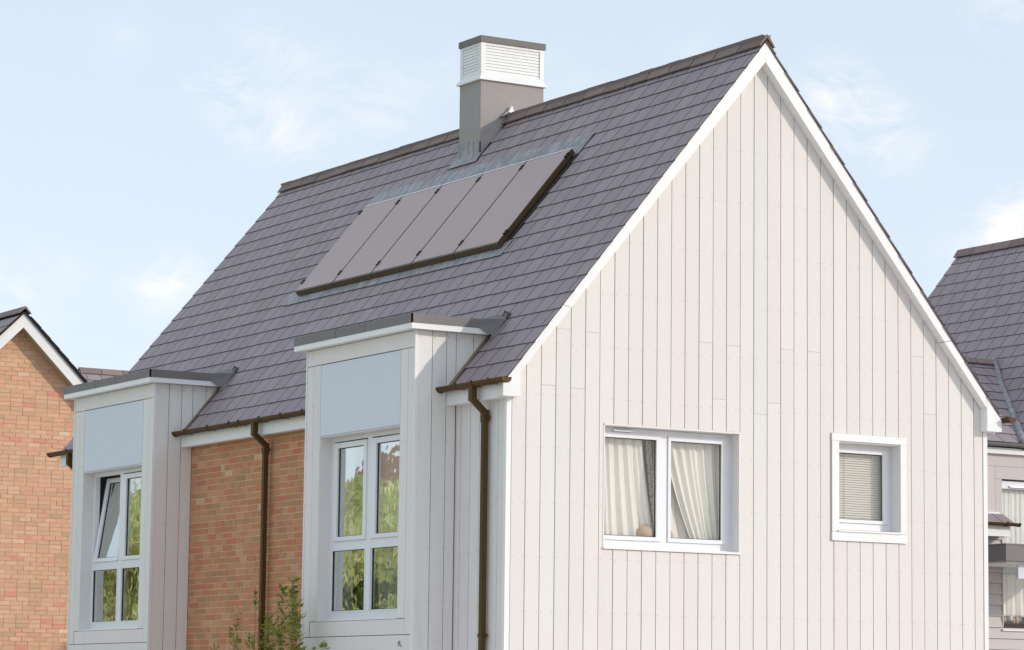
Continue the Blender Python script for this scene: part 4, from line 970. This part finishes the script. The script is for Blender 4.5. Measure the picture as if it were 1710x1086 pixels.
# ------------------------------------------------------------------ plants by the brick panel
def leafy(name, base, stems, label, cat, seed, leaf=(.05, .014), dens=60, group=None, mat_='leaf'):
    vr = random.Random(seed); t_ = thing(name, base, label, cat, group); st = MB(); lf = MB()
    for (dx, dy, h, lean, rad, start) in stems:
        p0 = Vector(base)+Vector((dx, dy, 0)); top = p0+Vector((lean[0], lean[1], h)); pts = []
        for i in range(9):
            f = i/8; pts.append(p0.lerp(top, f)+Vector((lean[0]*.3*math.sin(f*3), lean[1]*.3*math.sin(f*3), 0)))
        st.tube(pts, [.007*(1-.75*i/8) for i in range(9)], 5)
        def leaf_at(p, sc):
            a = vr.uniform(0, 6.283); el = vr.uniform(-.2, 1.0); d = Vector((math.cos(a)*math.cos(el), math.sin(a)*math.cos(el), math.sin(el)))
            s_ = d.cross(Vector((0, 0, 1))).normalized(); l_, w_ = leaf[0]*sc, leaf[1]*sc; s_ = (s_+Vector((0, 0, vr.uniform(-.5, .5)))).normalized()
            nrm = d.cross(s_)*(-w_*.35)
            lf.add([p, p+d*l_*.45+s_*w_, p+d*l_+nrm, p+d*l_*.45-s_*w_, p+d*l_*.5+nrm], [(0, 1, 4), (0, 4, 3), (1, 2, 4), (4, 2, 3)])
        n = int(dens*h*(1-start))
        for i in range(n):
            f = start+(1-start)*vr.random(); c = pts[0].lerp(pts[-1], f)
            k_ = min(7, int(f*8)); c = pts[k_].lerp(pts[k_+1], f*8-k_)
            a = vr.uniform(0, 6.283); rr = rad*vr.random()**.7*(1.15-f*.8)
            tip = c+Vector((math.cos(a)*rr, math.sin(a)*rr, rr*.6))
            if rr > .05 and vr.random() < .35: st.tube([c, tip], [.003, .0015], 4)
            leaf_at(tip, vr.uniform(.6, 1.15))
    st.build('stem', MT['stem'], t_); o = lf.build('foliage', MT[mat_], t_); o['kind'] = 'stuff'
    return t_
leafy('wild_shrub', (-.9, 4.33, 0), [(0, 0, 2.66, (0, .0), .09, .85), (.06, .22, 2.45, (.03, .06), .10, .8), (-.05, .42, 2.27, (0, .05), .10, .8)], 'thin upright weed with small leaves left of the brown downpipe', 'shrub', 1, leaf=(.085, .017), dens=95)
leafy('wild_shrub', (-.9, 3.95, 0), [(0, 0, 2.84, (.02, -.02), .06, .93), (.05, .12, 2.38, (0, .04), .12, .8), (-.08, -.15, 2.32, (0, -.06), .13, .8)], 'small-leaved sprig with rounded leaves directly in front of the brown downpipe', 'shrub', 2, leaf=(.07, .024), dens=90)
leafy('wild_shrub', (-.85, 3.0, 0), [(0, .30, 2.90, (0, .03), .09, .72), (.1, .12, 2.62, (0, .04), .18, .6), (-.05, -.02, 2.75, (.02, -.03), .16, .6), (.0, .45, 2.50, (0, .1), .20, .6), (.05, .7, 2.36, (0, .12), .18, .7), (-.1, .2, 2.42, (0, 0), .26, .6), (.0, .02, 2.98, (0, .05), .09, .75), (0, .62, 2.58, (0, .05), .08, .75)], 'bushy olive-green shrub against the left corner of the right-hand bay', 'shrub', 3, leaf=(.088, .022), dens=150)
leafy('wild_shrub', (-.95, 2.15, 0), [(0, 0, 2.27, (0, .0), .10, .8), (.0, .18, 2.22, (0, .05), .08, .85)], 'low leafy sprig tips just below the sill of the right-hand bay', 'shrub', 4, leaf=(.06, .016), dens=150)

# ------------------------------------------------------------------ grassy bank and trees across the way (the bay windows mirror them)
def bank_z(x, y_):
    f = min(1, max(0, (-12-x)/11)); g_ = min(1, max(0, (y_-8)/8)); return 4.4*(f*f*(3-2*f))*(g_*g_*(3-2*g_))
q = MB(); nx, ny = 24, 40
vr = random.Random(9)
for a in range(ny+1):
    for b in range(nx+1):
        x, y_ = -11.6-b*1.2, 7+a*2.0; q.v.append((x, y_, bank_z(x, y_)+vr.uniform(-.06, .06)+.012))
for a in range(ny):
    for b in range(nx): q.f.append((a*(nx+1)+b, (a+1)*(nx+1)+b, (a+1)*(nx+1)+b+1, a*(nx+1)+b+1)); q.mi.append(0)
tag(q.build('grass_bank', mat('sunny_grass', (.52, .58, .22), .95, col2=(.64, .66, .32), c2scale=1.2, grain=(4, .25), bump=.8, bscale=12), smooth=True), None, None, kind='structure')
def tree(x, y_, h, r, seed, label):
    z0 = bank_z(x, y_)-.1
    vr = random.Random(seed); t_ = thing('broadleaf_tree', (x, y_, z0), label, 'tree', 'trees across the road mirrored in the bay windows')
    q = MB(); q.tube([(x, y_, z0), (x+.1, y_, z0+h*.3), (x-.05, y_+.1, z0+h*.75)], [.18, .13, .04], 8)
    for i in range(6):
        a = i*1.05+seed; q.tube([(x, y_, z0+h*(.28+.06*i)), (x+math.cos(a)*r*.6, y_+math.sin(a)*r*.6, z0+h*(.5+.06*i))], [.06, .02], 6)
    q.build('trunk', MT['bark'], t_)
    lf = MB(); cl = []
    for i in range(70):
        a = vr.uniform(0, 6.283); f = vr.random(); rr = r*math.sqrt(vr.random())*(1-.55*abs(f-.35))
        cl.append((Vector((x+math.cos(a)*rr, y_+math.sin(a)*rr, z0+h*(.08+.86*f))), vr.uniform(.45, .95)*r*.38))
    for c, cr in cl:
        for _ in range(170):
            d = Vector((vr.gauss(0, 1), vr.gauss(0, 1), vr.gauss(0, 1))).normalized()*cr*vr.random()**.35
            p = c+d; s_ = .16; a1 = Vector((vr.uniform(-1, 1), vr.uniform(-1, 1), vr.uniform(-1, 1))).normalized()*s_; a2 = a1.cross(Vector((vr.uniform(-1, 1), vr.uniform(-1, 1), vr.uniform(-1, 1)))).normalized()*s_*.6
            lf.add([p-a1, p+a2, p+a1, p-a2], [(0, 1, 2, 3)])
    o = lf.build('crown', MT['treeleaf'], t_); o['kind'] = 'stuff'
TL = ['leafy tree on the grass bank, nearest the camera', 'second leafy tree on the grass bank', 'low leafy tree near the foot of the bank', 'fourth leafy tree, high on the bank', 'fifth leafy tree, halfway up the bank', 'sixth leafy tree, on top of the bank', 'seventh leafy tree, near the far foot of the bank', 'eighth leafy tree, far up the bank', 'farthest leafy tree on the bank']
for i, (x, y_, top, r_) in enumerate([(-17.0, 25, 6.0, 2.3), (-19.5, 30.5, 6.6, 2.6), (-16, 32.5, 5.9, 2.2), (-21.5, 36, 7.0, 2.8), (-17.5, 38.5, 6.4, 2.4), (-21.5, 43, 7.2, 2.6), (-15.5, 42, 6.3, 2.3), (-17, 48, 7.0, 2.6), (-19.5, 54, 7.6, 2.8)]):
    tree(x, y_, top-bank_z(x, y_), r_, 11+i, TL[i])

oh = thing('house_opposite', (-27, 47, 0), 'brown-roofed brick house behind the trees, seen only mirrored in the bay windows', 'house')
ox, oy, ow, od, oe, orz = -27, 47, 8.5, 7.0, 5.9, 8.7
q = MB(); q.prism([(ox-ow/2, 0), (ox+ow/2, 0), (ox+ow/2, oe), (ox, orz-.1), (ox-ow/2, oe)], 'y', oy-od/2, oy+od/2); ow_ = q.build('wall', MT['brick2'], oh)
for sg in (-1, 1):
    q = MB(); a = (orz-oe)/(ow/2); e = ow/2+.4
    pts = [(ox, orz), (ox+sg*e, orz-a*e), (ox+sg*e, orz-a*e+.12), (ox, orz+.14)]
    q.prism(pts, 'y', oy-od/2-.3, oy+od/2+.3); q.build('roof_slope', mat('brown_roof_tiles', (.30, .17, .12), .85, grain=(8, .2)), oh)
    q = MB(); q.prism([(ox, orz-.02), (ox+sg*e, orz-a*e-.02), (ox+sg*e, orz-a*e-.27), (ox, orz-.27)], 'y', oy-od/2-.33, oy-od/2-.3); q.build('barge_board', MT['white'], oh)
for wx in (-2.2, 1.0):
    for wz in (4.7,):
        q = MB(); wbox(q, FY, ox+wx, ox+wx+1.2, wz, wz+1.2, oy-od/2-.03, oy-od/2-.001); w_ = q.build('window', MT['upvc'], oh)
        q = MB(); wbox(q, FY, ox+wx+.08, ox+wx+1.12, wz+.08, wz+1.12, oy-od/2-.04, oy-od/2-.031); q.build('pane', MT['darkroom'], w_)
